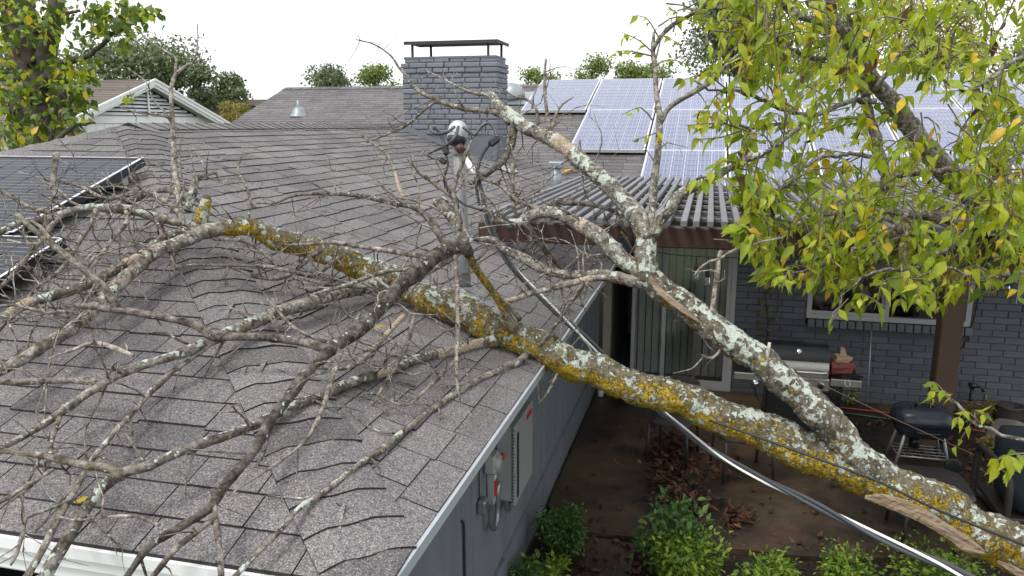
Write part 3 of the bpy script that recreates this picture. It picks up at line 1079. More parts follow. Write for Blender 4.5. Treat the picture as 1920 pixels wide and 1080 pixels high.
# ------------------------------------------------------------------ solar panels
def make_panel(label, wx, wy, nx, ny, fm, bm, cm, loc, slope, group, th=0.04):
    root = thing('solar_module', label, 'solar panel', loc, group)
    ROOT[root] = np.zeros(3)
    root.rotation_euler = (slope, 0, 0)
    f = MB()
    e = 0.014
    f.box2((0, 0, -th), (wx, e, 0.003)); f.box2((0, wy - e, -th), (wx, wy, 0.003))
    f.box2((0, e, -th), (e, wy - e, 0.003)); f.box2((wx - e, e, -th), (wx, wy - e, 0.003))
    f.build('frame', fm, root)
    g = MB(); g.box2((e, e, -0.012), (wx - e, wy - e, -0.004)); g.build('backsheet', bm, root)
    cx, cy = (wx - 2 * e - 0.012) / nx, (wy - 2 * e - 0.012) / ny
    c = MB()
    k = 0.007 if bm is M_BACK else 0.004
    a, d = cx / 2 - k / 2, cy / 2 - k / 2
    if bm is M_BACKB: d = cy / 2 - .0006
    ch = min(a, d) * 0.16
    pts = [(-a + ch, -d), (a - ch, -d), (a, -d + ch), (a, d - ch), (a - ch, d), (-a + ch, d), (-a, d - ch), (-a, -d + ch)]
    c.add([(x, y, 0) for x, y in pts] + [(x, y, -0.003) for x, y in pts], [tuple(range(8))] + [(i, i + 8, (i + 1) % 8 + 8, (i + 1) % 8) for i in range(8)])
    me = c.mesh('cell', [cm], (0, 0, 0))
    for i in range(nx):
        for j in range(ny):
            o = bpy.data.objects.new('cell', me)
            COL.objects.link(o); o.parent = root
            o.location = (e + 0.006 + (i + .5) * cx, e + 0.006 + (j + .5) * cy, 0.0005)
    for q in (0.2, 0.8):
        r_ = MB(); r_.box2((-0.0, wy * q - 0.02, -th - 0.04), (wx, wy * q + 0.02, -th - 0.001)); r_.build('rail', M_ALLEG, root)
    return root


SL = math.atan(1 / 3)
PW, PH = 1.018, 1.65 / math.cos(SL) - 0.012
up = 0.09
ptab = [('topmost', 13.9 - 1.65, -2.93, 8), ('middle', 13.9 - 3.3, -1.87, 7), ('lowest', 13.9 - 4.95, -0.82, 6)]
PG = 'blue solar panels on the back roof'
proto = None
ordn = ['leftmost', 'second from the left', 'third from the left', 'fourth from the left', 'fifth from the left', 'sixth from the left', 'seventh from the left', 'eighth from the left']
for rn, y0, xs, cnt_ in ptab:
    z0 = ZE + (y0 - YB) / 3 + up
    for k in range(cnt_):
        lab = 'blue solar panel, %s in the %s row on the back roof' % (ordn[k], rn)
        if proto is None:
            proto = make_panel(lab, PW, PH, 6, 10, M_FRAME, M_BACK, M_CELL, (xs, y0, z0), SL, PG)
            o = proto
        else:
            o = copy_tree(proto)
            o.location = (xs + k * 1.045, y0, z0)
        o['label'] = lab
PG2 = 'black solar panels on the front slope'
lab2 = ['dark black framed solar panel near the front hip, upper row at the right end',
        'dark black framed solar panel in the upper row beside the tree on the left',
        'dark solar panel of the lower row, under the tangle of twigs at the left edge']
pa = on(270, 297, (0, -1 / 3, 1), ZE - YF / 3 + 0.11)
WY = 0.93
sp = [(pa[0] - 1.6, pa[1] - WY * math.cos(SL)), (pa[0] - 3.22, pa[1] - WY * math.cos(SL)), (pa[0] - 1.30, pa[1] - 2 * WY * math.cos(SL) - 0.03)]
pb = None
for (x, y), l2 in zip(sp, lab2):
    z = ZE + (y - YF) / 3 + 0.11
    if pb is None:
        pb = make_panel(l2, 1.6, WY, 10, 6, M_FRAMEB, M_BACKB, M_CELLB, (x, y, z), SL, PG2)
        tr = MB(); tr.box2((1.585, 0.0, 0.0032), (1.6, WY, 0.006)); tr.box2((0, 0, 0.0032), (1.584, 0.008, 0.0055)); tr.box2((0, WY - .006, 0.0032), (1.584, WY, 0.0055)); tr.build('frame_edge', M_FRAME, pb)
        tr = MB(); tr.box2((0.02, -0.012, 0.0005), (1.58, -0.001, 0.003)); tr.build('clamp_rail', M_ALLEG, pb)
        o = pb
    else:
        o = copy_tree(pb); o.location = (x, y, z); o['label'] = l2

# ------------------------------------------------------------------ pergola
perg = thing('pergola', 'patio pergola of weathered grey slats on dark brown beams', 'pergola', (1.0, 7.0, 0))
b = MB(); b.bbox((-1.50, 5.03, 2.43), (4.6, 5.11, 2.565), 0.008); b.build('beam', M_BROWN, perg)
b = MB(); b.bbox((-0.50, 8.33, 2.30), (4.6, 8.47, 2.50), 0.008); b.build('beam', M_BROWN, perg)
b = MB(); b.bbox((2.30, 8.30, 0.05), (2.50, 8.50, 2.298), 0.012); b.build('post', M_POST, perg)
b = MB(); b.bbox((4.45, 5.0, 0.05), (4.6, 5.14, 2.428), 0.012); b.build('post', M_POST, perg)
for k in range(8):
    b = MB(); y = 5.3 + k * 0.42
    b.bbox((-1.42, y, 2.567), (4.6, y + 0.035, 2.596), 0.004); b.build('purlin', M_SLAT, perg)
b = MB(); b.bbox((0, -2.1, -0.019), (0.038, 2.1, 0.019), 0.003)
SLAT = None
for k in range(70):
    x = -1.40 + k * 0.0835
    if SLAT is None:
        SLAT = MB(); SLAT.bbox((-0.019, -2.08, -0.019), (0.019, 2.08, 0.019), 0.003); SLAT = SLAT.mesh('slat', [M_SLAT], (0, 0, 0))
    o = bpy.data.objects.new('slat', SLAT); COL.objects.link(o); o.parent = perg
    o.location = np.array([x + random.gauss(0, .004), 4.79 + 2.08 + random.gauss(0, .012), 2.618]) - ROOT[perg]
    o.rotation_euler = (0, random.gauss(0, .03), random.gauss(0, .0016))
b = MB(); q = on(1172, 458, (0, 1, 0), 4.99)
sl = thing('solar_light', 'small dark solar lamp fixed to the pergola beam', 'lamp', tuple(q))
b.bbox(q + (-0.045, -0.015, -0.05), q + (0.045, 0.032, 0.05), 0.008); b.build('case', M_BLACK, sl)
b = MB(); b.box2(q + (-0.035, -0.018, -0.03), q + (0.035, -0.0155, 0.04)); b.build('solar_cell', M_SOLAR, sl)
# string lights
sg = thing('string_light', 'black wire of clear bulbs strung under the pergola beam', 'string light', (0, 6.0, 2.2))
wp = [(-0.75, 6.05, 2.30), (-0.35, 6.0, 2.245), (0.0, 6.0, 2.225), (0.5, 6.0, 2.235), (1.1, 6.0, 2.25), (1.6, 6.0, 2.20), (2.2, 6.0, 2.28)]
b = MB(); b.tube(smooth_path(wp, 0.06), 0.0045, 5); b.build('wire', M_BLACK, sg)
for bx, drop in ((-0.065, 0.02), (0.024, 0.055), (0.42, 0.0), (1.25, 0.03), (2.05, 0.02)):
    z = 2.225
    b = MB(); b.tube([(bx, 6, z), (bx, 6, z - 0.04 - drop)], 0.004, 5); b.lathe((bx, 6, z - 0.10 - drop), [(0.0, 0.062), (0.012, 0.06), (0.016, 0.03), (0.016, 0)], 10); b.build('socket', M_BLACK, sg)
    b = MB(); b.lathe((bx, 6, z - 0.10 - drop), [(0.014, 0.002), (0.017, -0.015), (0.026, -0.045), (0.024, -0.06), (0.012, -0.074), (0.0, -0.077)], 12); b.build('bulb', M_BULB, sg)

# ------------------------------------------------------------------ roof fittings
mast = thing('service_mast', 'grey power service mast with white weather cap standing on the roof', 'service mast', (-1.172, 3.70, 2.33))
b = MB(); b.tube([(-1.172, 3.70, 2.31), (-1.180, 3.698, 2.62), (-1.196, 3.69, 3.16)], 0.030, 16)
b.lathe((-1.194, 3.69, 3.055), [(0.0305, 0.0), (0.0335, 0.003), (0.0335, 0.016), (0.0305, 0.018)], 16)
b.lathe((-1.180, 3.698, 2.62), [(0.0305, 0.0), (0.0335, 0.003), (0.0335, 0.03), (0.0305, 0.033)], 16)
b.build('pipe', M_MAST, mast)
b = MB(); b.lathe((-1.172, 3.70, 2.29), [(0.17, -0.02), (0.165, 0.0), (0.075, 0.035), (0.05, 0.075), (0.034, 0.11)], 20); b.build('roof_boot', M_PIPE, mast)
top = np.array([-1.198, 3.69, 3.145])
b = MB()
prof = [(0.049, -0.012), (0.051, 0.006), (0.049, 0.028), (0.042, 0.052), (0.029, 0.069), (0.014, 0.077), (0.0, 0.079)]
b.lathe(top + (0.0, -0.01, 0), prof, 20, axis=(0.05, 0.22, 1)); b.build('weather_cap', M_DOME, mast)
b = MB(); b.lathe(top + (0.0, -0.022, -0.012), [(0.0, -0.035), (0.040, -0.03), (0.047, -0.006), (0.046, 0.012), (0.0, 0.012)], 18, axis=(0.05, 0.22, 1)); b.build('wire_plate', M_BLACK, mast)
D0 = 3.72


def wire(pts, r, name, mat, par, seg=7, step=0.02):
    m_ = MB()
    m_.tube(smooth_path([at(*p) for p in pts], step), r, seg)
    return m_.build(name, mat, par)


wire([(852, 238, D0), (838, 248, D0 - .06), (818, 251, D0 - .08), (808, 244, D0 - .06), (812, 238, D0 - .02), (824, 248, D0), (831, 266, D0), (837, 282, D0 - .02)], 0.0082, 'lead_wire', M_CABLE, mast)
wire([(859, 238, D0 - .01), (855, 254, D0 - .06), (846, 265, D0 - .07), (838, 272, D0 - .04), (820, 280, D0), (803, 288, D0), (808, 294, D0), (828, 300, D0 - .02)], 0.0082, 'lead_wire', M_CABLE, mast)
wire([(868, 238, D0), (879, 247, D0), (890, 253, D0), (900, 240, D0), (911, 231, D0), (922, 234, D0), (929, 246, D0 - .01), (932, 256, D0 - .02)], 0.0082, 'lead_wire', M_CABLE, mast)


def block(p, q, s):
    m_ = MB()
    a, c = at(*p), at(*q)
    t = (c - a) / np.linalg.norm(c - a)
    z = np.cross(t, _f); z /= np.linalg.norm(z); w = np.cross(t, z)
    v2, f2 = bevel_box((np.linalg.norm(c - a), s, s), 0.006)
    m_.add(np.array(v2) @ np.array([t, z, w]) + (a + c) / 2, f2)
    m_.build('wire_connector', M_BLACK, mast)


block((935, 258, D0 - .02), (918, 271, D0 - .02), 0.034)
block((834, 272, D0 - .03), (837, 290, D0 - .03), 0.030)
block((824, 298, D0 - .02), (836, 306, D0 - .02), 0.024)
wire([(918, 271, D0 - .02), (909, 282, D0 - .02), (900, 300, D0 - .03), (895, 325, D0 - .05), (893, 350, D0 - .05), (899, 385, D0 - .06)], 0.007, 'drop_wire', M_BLACK, mast)
wire([(836, 290, D0 - .03), (840, 310, D0 - .03), (833, 330, D0 - .03), (835, 350, D0 - .02), (850, 365, D0 - .02), (868, 382, D0 - .03), (905, 395, D0 - .06)], 0.006, 'drop_wire', M_BLACK, mast)
# dead-end clamp of the neutral
b = MB(); b.tube([at(872, 295, 3.72), at(886, 318, 3.70), at(892, 325, 3.69)], [0.010, 0.019, 0.012], 8); b.build('clamp', M_ALU, mast)
b = MB(); b.tube([at(860, 275, 3.72), at(866, 283, 3.71)], 0.022, 10); b.build('insulator', plain('brown porcelain', (0.10, 0.03, 0.03), 0.2, var=0.1, bump=0), mast)

# the service drop: two jacketed conductors twisted with a bare one
drop = thing('service_cable', 'twisted grey power service cable with a bright bare strand passing under the trunk', 'power cable', tuple(at(892, 322, 3.69)))
cp = smooth_path([at(*p) for p in [(890, 318, 3.69), (901, 355, 3.68), (918, 425, 3.66), (955, 492, 3.64), (1002, 545, 3.62), (1060, 600, 3.61), (1130, 665, 3.60), (1200, 735, 3.56),
                                   (1262, 790, 3.48), (1345, 852, 3.3), (1440, 903, 3.08), (1540, 952, 2.86), (1640, 1003, 2.66), (1760, 1056, 2.46), (1900, 1118, 2.25), (2300, 1230, 1.9), (3000, 1330, 1.6), (4200, 1400, 1.4)]], 0.02)
Ln = np.concatenate([[0], np.cumsum(np.linalg.norm(np.diff(cp, axis=0), axis=1))])
T = np.gradient(cp, axis=0); T /= np.linalg.norm(T, axis=1)[:, None]
N1 = np.cross(T, [0, 0, 1.0]); N1 /= np.linalg.norm(N1, axis=1)[:, None]; N2 = np.cross(T, N1)
for k, (ph, rr, mt, nm) in enumerate(((0, 0.0078, M_CABLE, 'jacketed_strand'), (2.09, 0.0078, M_CABLE, 'jacketed_strand'), (4.19, 0.0052, M_ALU, 'bare_strand'))):
    a = Ln / 0.95 * 2 * math.pi + ph + 2.2
    off = 0.0092
    pts = cp + off * (np.cos(a)[:, None] * N1 + np.sin(a)[:, None] * N2)
    m_ = MB(); m_.tube(pts, rr, 8); m_.build(nm, mt, drop)
tw = thing('guy_wire', 'thin grey wire leaving the service cable beside the roof eave', 'wire', tuple(at(1070, 612, 3.62)))
b = MB(); b.tube(smooth_path([at(1068, 606, 3.62), at(1120, 658, 3.75), at(1190, 700, 3.9), at(1235, 735, 4.0)], 0.05), 0.004, 5); b.build('strand', M_ALU, tw)
lw = thing('cable_line', 'thin black line running along the lower trunk', 'cable', tuple(at(1640, 905, 2.88)))
b = MB(); b.tube(smooth_path([at(1330, 788, 3.12), at(1410, 815, 3.06), at(1500, 848, 2.97), at(1640, 900, 2.87), at(1760, 957, 2.83), at(1940, 1030, 2.8)], 0.05), 0.0048, 6); b.build('strand', M_BLACK, lw)
tn = thing('twine', 'tan twine stretched from the high limb down to the garden bed', 'twine', tuple(at(1440, 665, 4.5)))
b = MB(); b.tube(smooth_path([at(1165, 435, 3.6), at(1240, 530, 4.0), at(1440, 668, 5.2), at(1640, 768, 6.3), at(1838, 858, 7.4)], 0.1), 0.0048, 5); b.build('strand', M_TWINE, tn)

# turbine style roof vent beside the chimney, plumbing vents, flue
p = np.array([-3.30, 13.1, 0]); p[2] = zback(p[0], p[1])
v = thing('roof_vent', 'grey domed metal roof vent behind the chimney', 'roof vent', tuple(p))
b = MB(); b.lathe(p, [(0.18, -0.1), (0.18, 0.04), (0.23, 0.06), (0.23, 0.10), (0.20, 0.18), (0.13, 0.25), (0.0, 0.28)], 22, axis=(0, -.18, 1)); b.build('hood', M_GALV, v)
b = MB(); b.box(p + (0, -0.02, 0.02), (0.72, 0.72, 0.012), 0, Matrix.Rotation(SL, 3, 'X')); b.build('flashing', M_GALV, v)
p = np.array([-6.86, 12.36, 0]); p[2] = zback(p[0], p[1])
v = thing('plumbing_vent', 'small pipe vent with crumpled lead boot on the far roof', 'roof vent', tuple(p))
b = MB(); b.tube([p, p + (0, 0, 0.24)], 0.03, 10); b.build('pipe', M_PIPE, v)
b = MB(); b.lathe(p, [(0.17, -0.03), (0.12, 0.03), (0.10, 0.09), (0.06, 0.12), (0.04, 0.13)], 9); b.build('lead_boot', M_PIPE, v)
p = main_p = on(1042, 360, (1 / 3, 0, 1), ZE + XE / 3)
v = thing('vent_pipe', 'grey square topped vent pipe between roof valley and pergola', 'vent pipe', tuple(p))
b = MB(); b.tube([p - (0, 0, .1), p + (0, 0, 0.27)], 0.062, 14); b.build('pipe', M_PIPE, v)
b = MB(); b.bbox(p + (-0.075, -0.075, 0.262), p + (0.075, 0.075, 0.325), 0.006); b.build('cap', M_GALV, v)
p = on(935, 315, (1 / 3, 0, 1), ZE + XE / 3)
v = thing('metal_flashing', 'bright metal flashing patch lying in the roof valley', 'flashing', tuple(p))
b = MB(); b.box(p + (0, 0, 0.02), (0.42, 0.34, 0.006), 0, Matrix.Rotation(SL, 3, 'Y')); b.box(p + (-0.1, -0.3, 0.05), (0.3, 0.12, 0.006), 0, Matrix.Rotation(SL, 3, 'Y')); b.build('sheet', M_GALV, v)

# ------------------------------------------------------------------ electric gear on the side wall
p = np.array([XW + 0.003, 4.72, 1.06])
en = thing('electrical_enclosure', 'tall grey electrical cabinet with hinged door on the siding', 'electrical box', tuple(p))
b = MB(); b.bbox((XW + 0.003, 4.50, 0.82), (XW + 0.11, 4.98, 1.33), 0.008); b.build('cabinet', M_BOX, en)
b = MB(); b.bbox((XW + 0.112, 4.49, 0.80), (XW + 0.135, 4.99, 1.34), 0.008); b.build('door', M_BOX, en)
b = MB()
for k in range(24): b.tube([(XW + 0.128, 4.484, 0.81 + k * 0.022), (XW + 0.128, 4.484, 0.826 + k * 0.022)], 0.009, 7)
b.build('hinge', M_BOX, en)
b = MB(); b.box2((XW + 0.1355, 4.53, 0.84), (XW + 0.139, 4.57, 1.28)); b.build('door_edge', M_BLACK, en)
b = MB(); b.box2((XW + 0.1355, 4.80, 1.27), (XW + 0.138, 4.94, 1.305)); b.build('warning_label', M_RED, en)
b = MB(); b.tube(smooth_path([(XW + .06, 4.55, .83), (XW + .06, 4.56, .74), (XW + .06, 4.63, .71), (XW + .06, 4.70, .75), (XW + .06, 4.70, .83)], 0.02), 0.018, 9); b.build('conduit', M_GALV, en)
p = np.array([XW + 0.003, 4.25, 1.05])
ds = thing('disconnect_switch', 'grey rotary disconnect switch with red handle and conduit loop on the siding', 'switch', tuple(p))
b = MB(); b.bbox((XW + 0.003, 4.20, 1.13), (XW + 0.085, 4.33, 1.25), 0.02); b.lathe((XW + .085, 4.262, 1.19), [(0.055, -.01), (0.05, 0.012), (0.03, 0.02), (0, 0.022)], 14, axis=(1, 0, 0)); b.build('case', M_BOX, ds)
b = MB(); b.bbox((XW + 0.06, 4.335, 1.175), (XW + 0.10, 4.37, 1.215), 0.008); b.build('handle', M_RED, ds)
b = MB(); b.bbox((XW + 0.003, 4.285, 0.90), (XW + 0.05, 4.335, 1.13), 0.006); b.build('riser', M_BOX, ds)
b = MB(); b.box2((XW + 0.051, 4.287, 0.95), (XW + 0.053, 4.333, 1.06)); b.build('warning_label', M_RED, ds)
b = MB(); b.box2((XW + 0.051, 4.287, 1.061), (XW + 0.053, 4.333, 1.09)); b.build('label', M_LABEL, ds)
b = MB(); b.bbox((XW + 0.003, 4.06, 0.94), (XW + 0.06, 4.15, 1.03), 0.02); b.build('junction_box', M_GALV, ds)
b = MB(); b.tube(smooth_path([(XW + .04, 4.15, .985), (XW + .05, 4.20, .93), (XW + .05, 4.22, .80), (XW + .05, 4.29, .745), (XW + .05, 4.36, .80), (XW + .05, 4.37, .95), (XW + .05, 4.40, 1.0)], 0.02), 0.017, 9); b.build('conduit', M_GALV, ds)
b = MB(); b.tube([(XW + .01, 4.10, 1.03), (XW + .01, 4.10, 1.20), (XW + .01, 4.2, 1.24)], 0.004, 5); b.build('wire', M_BLACK, ds)
cv = thing('wall_cable', 'black cable hanging straight down the grey siding', 'cable', (XW, 3.79, 1.04))
b = MB(); b.tube(smooth_path([(XW + .004, 3.765, 1.06), (XW + .012, 3.785, 1.035), (XW + .012, 3.79, 0.9), (XW + .012, 3.80, 0.4)], 0.05), 0.008, 7); b.build('cable', M_BLACK, cv)
pv = thing('drain_elbow', 'white plastic drain elbow at the foot of the grey wall', 'pipe', (-1.2, 8.75, 0.15))
b = MB(); b.tube(smooth_path([(-1.24, 8.72, .22), (-1.16, 8.72, .215), (-1.12, 8.72, .19), (-1.115, 8.72, .08)], 0.02), 0.035, 10); b.build('elbow', M_PVC, pv)

# ------------------------------------------------------------------ gas grill
GX, GY = 0.66, 7.95
gr = thing('gas_grill', 'black and stainless gas grill with side shelves against the brick wall', 'grill', (0.95, 8.2, 0.05))
b = MB(); b.bbox((GX + .01, GY + .02, 0.10), (GX + 0.58, GY + 0.46, 0.66), 0.01); b.build('cabinet', M_ENAM, gr)
b = MB(); b.box2((GX + 0.02, GY + 0.008, 0.13), (GX + 0.291, GY + 0.0195, 0.59)); b.build('cabinet_door', M_ENAM, gr)
b = MB(); b.box2((GX + 0.297, GY + 0.008, 0.13), (GX + 0.57, GY + 0.0195, 0.59)); b.build('cabinet_door', M_ENAM, gr)
b = MB(); b.bbox((GX - .01, GY - 0.035, 0.60), (GX + 0.60, GY + 0.02, 0.73), 0.02); b.build('control_panel', M_STEEL, gr)
for k in range(4):
    c = (GX + 0.08 + k * 0.145, GY - 0.036, 0.665)
    b = MB(); b.lathe(c, [(0.034, 0), (0.034, 0.008), (0.0, 0.009)], 16, axis=(0, -1, 0)); z_ = b.build('knob_bezel', M_CHROME, gr)
    b = MB(); b.lathe(c, [(0.024, 0.009), (0.021, 0.034), (0.0, 0.036)], 14, axis=(0, -1, 0)); b.box((c[0], c[1] - 0.036, c[2]), (0.008, 0.012, 0.04)); b.build('knob', M_ENAM, gr)
# lid: a barrel profile swept along X
prof = [(GY + 0.0, 0.735), (GY - 0.004, 0.79), (GY + 0.0, 0.85), (GY + 0.016, 0.885)]
prof2 = [(GY + 0.016, 0.885), (GY + 0.045, 0.945), (GY + 0.10, 0.99), (GY + 0.18, 1.02), (GY + 0.29, 1.02), (GY + 0.38, 0.98), (GY + 0.43, 0.90), (GY + 0.45, 0.735)]
for pr_, nm, mt, xa, xb in ((prof, 'lid_front', M_STEEL, GX + 0.005, GX + 0.585), (prof2, 'lid_hood', M_ENAM, GX, GX + 0.59)):
    m_ = MB()
    n = len(pr_)
    m_.add([(xa, y, z) for y, z in pr_] + [(xb, y, z) for y, z in pr_], [(i, n + i, n + i + 1, i + 1) for i in range(n - 1)], 0, True)
    if nm == 'lid_hood':
        al = prof + prof2[1:]
        n2 = len(al)
        for xx, fl in ((xa, 1), (xb, 0)):
            m_.add([(xx, y, z) for y, z in al], [tuple(range(n2)) if fl else tuple(reversed(range(n2)))])
    m_.build(nm, mt, gr)
b = MB()
b.tube(smooth_path([(GX + .05, GY - .01, .80), (GX + .05, GY - .055, .80), (GX + .075, GY - .065, .80), (GX + .515, GY - .065, .80), (GX + .54, GY - .055, .80), (GX + .54, GY - .01, .80)], 0.02), 0.013, 9); b.build('lid_handle', M_CHROME, gr)
b = MB(); b.lathe((GX + .30, GY + .075, .972), [(0.026, 0), (0.026, 0.012), (0.018, 0.016), (0, 0.017)], 14, axis=(0, -.75, .65)); b.build('thermometer', M_CHROME, gr)
b = MB(); b.box2((GX + .24, GY + .04, .945), (GX + .36, GY + .052, .955)); b.build('badge', M_CHROME, gr)
for xa, xb in ((GX - 0.32, GX - 0.012), (GX + 0.602, GX + 0.89)):
    b = MB(); b.bbox((xa, GY - 0.02, 0.70), (xb, GY + 0.42, 0.735), 0.006); sh = b.build('side_shelf', M_ENAM, gr)
    b = MB(); b.bbox((xa, GY - 0.045, 0.67), (xb, GY - 0.0205, 0.742), 0.006); b.build('shelf_front', M_STEEL, sh)
b = MB(); b.lathe((GX - 0.11, GY - 0.046, 0.64), [(0.04, 0), (0.04, 0.01), (0.02, 0.03), (0, 0.031)], 14, axis=(0, -1, 0)); b.build('side_burner_knob', M_CHROME, gr)
b = MB(); b.tube(smooth_path([(GX - .11, GY - .03, .62), (GX - .09, GY, .5), (GX - .02, GY + .02, .36), (GX - .04, GY + .1, .2)], .03), 0.009, 7); b.build('gas_hose', M_BLACK, gr)
for dx in (-0.02, 0.59):
    for dy in (0.06, 0.40):
        b = MB(); b.lathe((GX + dx - 0.015, GY + dy, 0.105), [(0, 0), (0.05, 0), (0.055, 0.008), (0.055, 0.024), (0.05, 0.032), (0, 0.032)], 16, axis=(1, 0, 0)); b.build('wheel', M_BLACK, gr)
p = np.array([GX + 0.73, GY + 0.18, 0.735])
bg_ = thing('charcoal_bag', 'crumpled red and tan paper bag lying on the right grill shelf', 'bag', tuple(p))
v2, f2 = bevel_box((0.27, 0.20, 0.13), 0.04)
for nm, mt, sc, dz, ox in (('bag_body', M_BAG, (1, 1, 1), 0.07, 0), ('bag_top', M_BAGT, (0.62, 0.7, 0.55), 0.155, 0.01)):
    me_v = []
    b = MB()
    P0 = np.array(v2) * sc
    P0 += np.random.default_rng(3).normal(0, 0.016, P0.shape)
    P0[:, 2] = np.maximum(P0[:, 2], -0.062 * sc[2])
    b.add(P0 + p + (ox, 0, dz), f2); b.build(nm, mt, bg_)
b = MB(); P0 = np.array([(-.05, -.02, 0), (.02, .0, 0.0), (.0, .05, .07), (-.04, .03, .09)]); b.add(P0 + p + (0.02, 0, 0.19), [(0, 1, 2, 3)]); b.build('bag_flap', M_BAGT, bg_)
p2 = np.array([GX + 0.79, GY + 0.0, 0.736])
tg = thing('grill_tongs', 'black utensils with a wire loop hanging over the grill shelf edge', 'utensils', tuple(p2))
b = MB(); b.box(p2 + (0, 0.06, 0.012), (0.22, 0.05, 0.02), 0, Matrix.Rotation(.5, 3, 'Z')); b.box(p2 + (0.02, 0.05, 0.03), (0.2, 0.03, 0.015), 0, Matrix.Rotation(-.3, 3, 'Z')); b.build('handle', M_ENAM, tg)
b = MB(); b.tube(smooth_path([p2 + (-.05, -.03, .02), p2 + (-.06, -.055, -.03), p2 + (-.03, -.06, -.06), p2 + (-.01, -.055, -.03), p2 + (-.03, -.03, .02)], .02), .003, 5); b.build('loop', M_CHROME, tg)
p = np.array([1.33, 8.65, 0.05])
bn = thing('wire_basket', 'tall dark wire mesh bin standing right of the gas grill', 'bin', tuple(p))
b = MB()
for k in range(26):
    a = 2 * math.pi * k / 26
    b.tube([p + (0.15 * math.cos(a), 0.15 * math.sin(a), 0), p + (0.19 * math.cos(a), 0.19 * math.sin(a), 0.62)], 0.004, 4, cap=False)
for k in range(14):
    z = k * 0.048; rr = 0.15 + 0.04 * k / 13
    pts = [p + (rr * math.cos(t), rr * math.sin(t), z) for t in np.linspace(0, 2 * math.pi, 25)]
    b.tube(pts, 0.0035, 4, cap=False)
b.build('mesh', M_WIRE, bn)
b = MB(); b.lathe(p, [(0.0, 0.01), (0.142, 0.01), (0.176, 0.55), (0.0, 0.58)], 18); b.build('liner', M_BLACK, bn)
ro = thing('metal_rod', 'thin rusty metal rod leaning upright on the brick wall', 'rod', (1.86, 9.1, 0.05))
b = MB(); b.tube([(1.86, 9.1, 0.05), (1.875, 9.36, 1.0)], 0.009, 7); b.build('rod', M_ALLEG, ro)
ho = thing('garden_hose', 'thin red garden hose lying along the foot of the brick wall', 'hose', (1.9, 9.05, 0.06))
b = MB(); b.tube(smooth_path([(1.05, 9.12, .062), (1.5, 9.05, .062), (2.0, 9.0, .062), (2.28, 8.98, .062), (2.7, 8.85, .02), (3.2, 8.7, .02), (4, 8.6, .02)], .05), 0.011, 7); b.build('hose', plain('faded red rubber', (0.22, 0.045, 0.035), 0.6), ho)
gh = thing('green_hose', 'green hose coiling on the patio near the wall', 'hose', (1.7, 8.9, 0.06))
b = MB(); b.tube(smooth_path([(1.2, 9.0, .061), (1.7, 8.86, .061), (2.1, 8.8, .061), (2.25, 8.9, .061)], .05), 0.009, 7); b.build('hose', plain('dark green rubber', (0.03, 0.09, 0.05), 0.5), gh)
wc = thing('wall_wire', 'thin dark green wire hanging beside the pergola post', 'wire', (2.55, 8.5, 1.0))
b = MB(); b.tube(smooth_path([(2.56, 8.45, 2.2), (2.54, 8.5, 1.4), (2.52, 8.5, .8), (2.54, 8.5, .1)], .1), 0.006, 5); b.build('wire', plain('green wire', (0.02, 0.08, 0.06), 0.5, bump=0), wc)
wc = thing('wall_wire', 'black wire curving down the brick wall from the window corner', 'wire', (2.9, 9.36, 1.0))
b = MB(); b.tube(smooth_path([(2.93, 9.37, 1.9), (2.92, 9.36, 1.2), (2.84, 9.36, .8), (2.68, 9.35, .45), (2.64, 9.3, .1)], .1), 0.008, 5); b.build('wire', M_BLACK, wc)
sp_ = thing('hose_spigot', 'dark hose tap on a stake in front of the brick wall', 'tap', (2.93, 9.2, 0))
b = MB(); b.tube([(2.93, 9.2, 0), (2.93, 9.2, .36)], .02, 8); b.build('stake', M_ENAM, sp_)
b = MB(); b.lathe((2.93, 9.2, .36), [(0.03, 0), (0.045, .02), (.045, .05), (0, .06)], 10); b.tube([(2.93, 9.2, .39), (3.02, 9.17, .38), (3.03, 9.165, .33)], .018, 8); b.build('tap', M_NAVY, sp_)

# ------------------------------------------------------------------ charcoal grill
cx, cy = 2.05, 7.66
kg = thing('charcoal_grill', 'blue black kettle grill with square lid on grey tube legs', 'grill', (cx, cy, 0.05))


def loft(b, c, rows, seg=28, pw=4.0, mi=0):
    vs = []
    for rx, ry, z in rows:
        for k in range(seg):
            t = 2 * math.pi * k / seg
            ca, sa = math.cos(t), math.sin(t)
            q = (abs(ca) ** pw + abs(sa) ** pw) ** (-1 / pw)
            vs.append((c[0] + rx * q * ca, c[1] + ry * q * sa, c[2] + z))
    fs = [(i * seg + k, i * seg + (k + 1) % seg, (i + 1) * seg + (k + 1) % seg, (i + 1) * seg + k) for i in range(len(rows) - 1) for k in range(seg)]
    b.add(vs, fs, mi, True)


b = MB(); loft(b, (cx, cy, 0.0), [(0.255, 0.20, 0.475), (0.265, 0.21, 0.485), (0.262, 0.207, 0.52), (0.245, 0.19, 0.575), (0.20, 0.15, 0.61), (0.10, 0.08, 0.622), (0.001, 0.001, 0.624)]); lid = b.build('lid', M_NAVY, kg)
b = MB(); b.tube(smooth_path([(cx - .07, cy - .02, .62), (cx - .06, cy - .03, .655), (cx + .06, cy - .03, .655), (cx + .07, cy - .02, .62)], .02), .013, 8); b.build('lid_handle', M_ENAM, lid)
b = MB(); b.lathe((cx + 0.0, cy - 0.12, .598), [(.035, 0), (.03, .01), (0, .012)], 12, axis=(0, -.4, 1)); b.build('vent', M_ALLEG, lid)
b = MB(); loft(b, (cx, cy, 0.0), [(0.258, 0.203, 0.473), (0.25, 0.195, 0.43), (0.21, 0.16, 0.36), (0.10, 0.08, 0.325), (0.001, 0.001, 0.32)]); b.build('bowl', M_NAVY, kg)
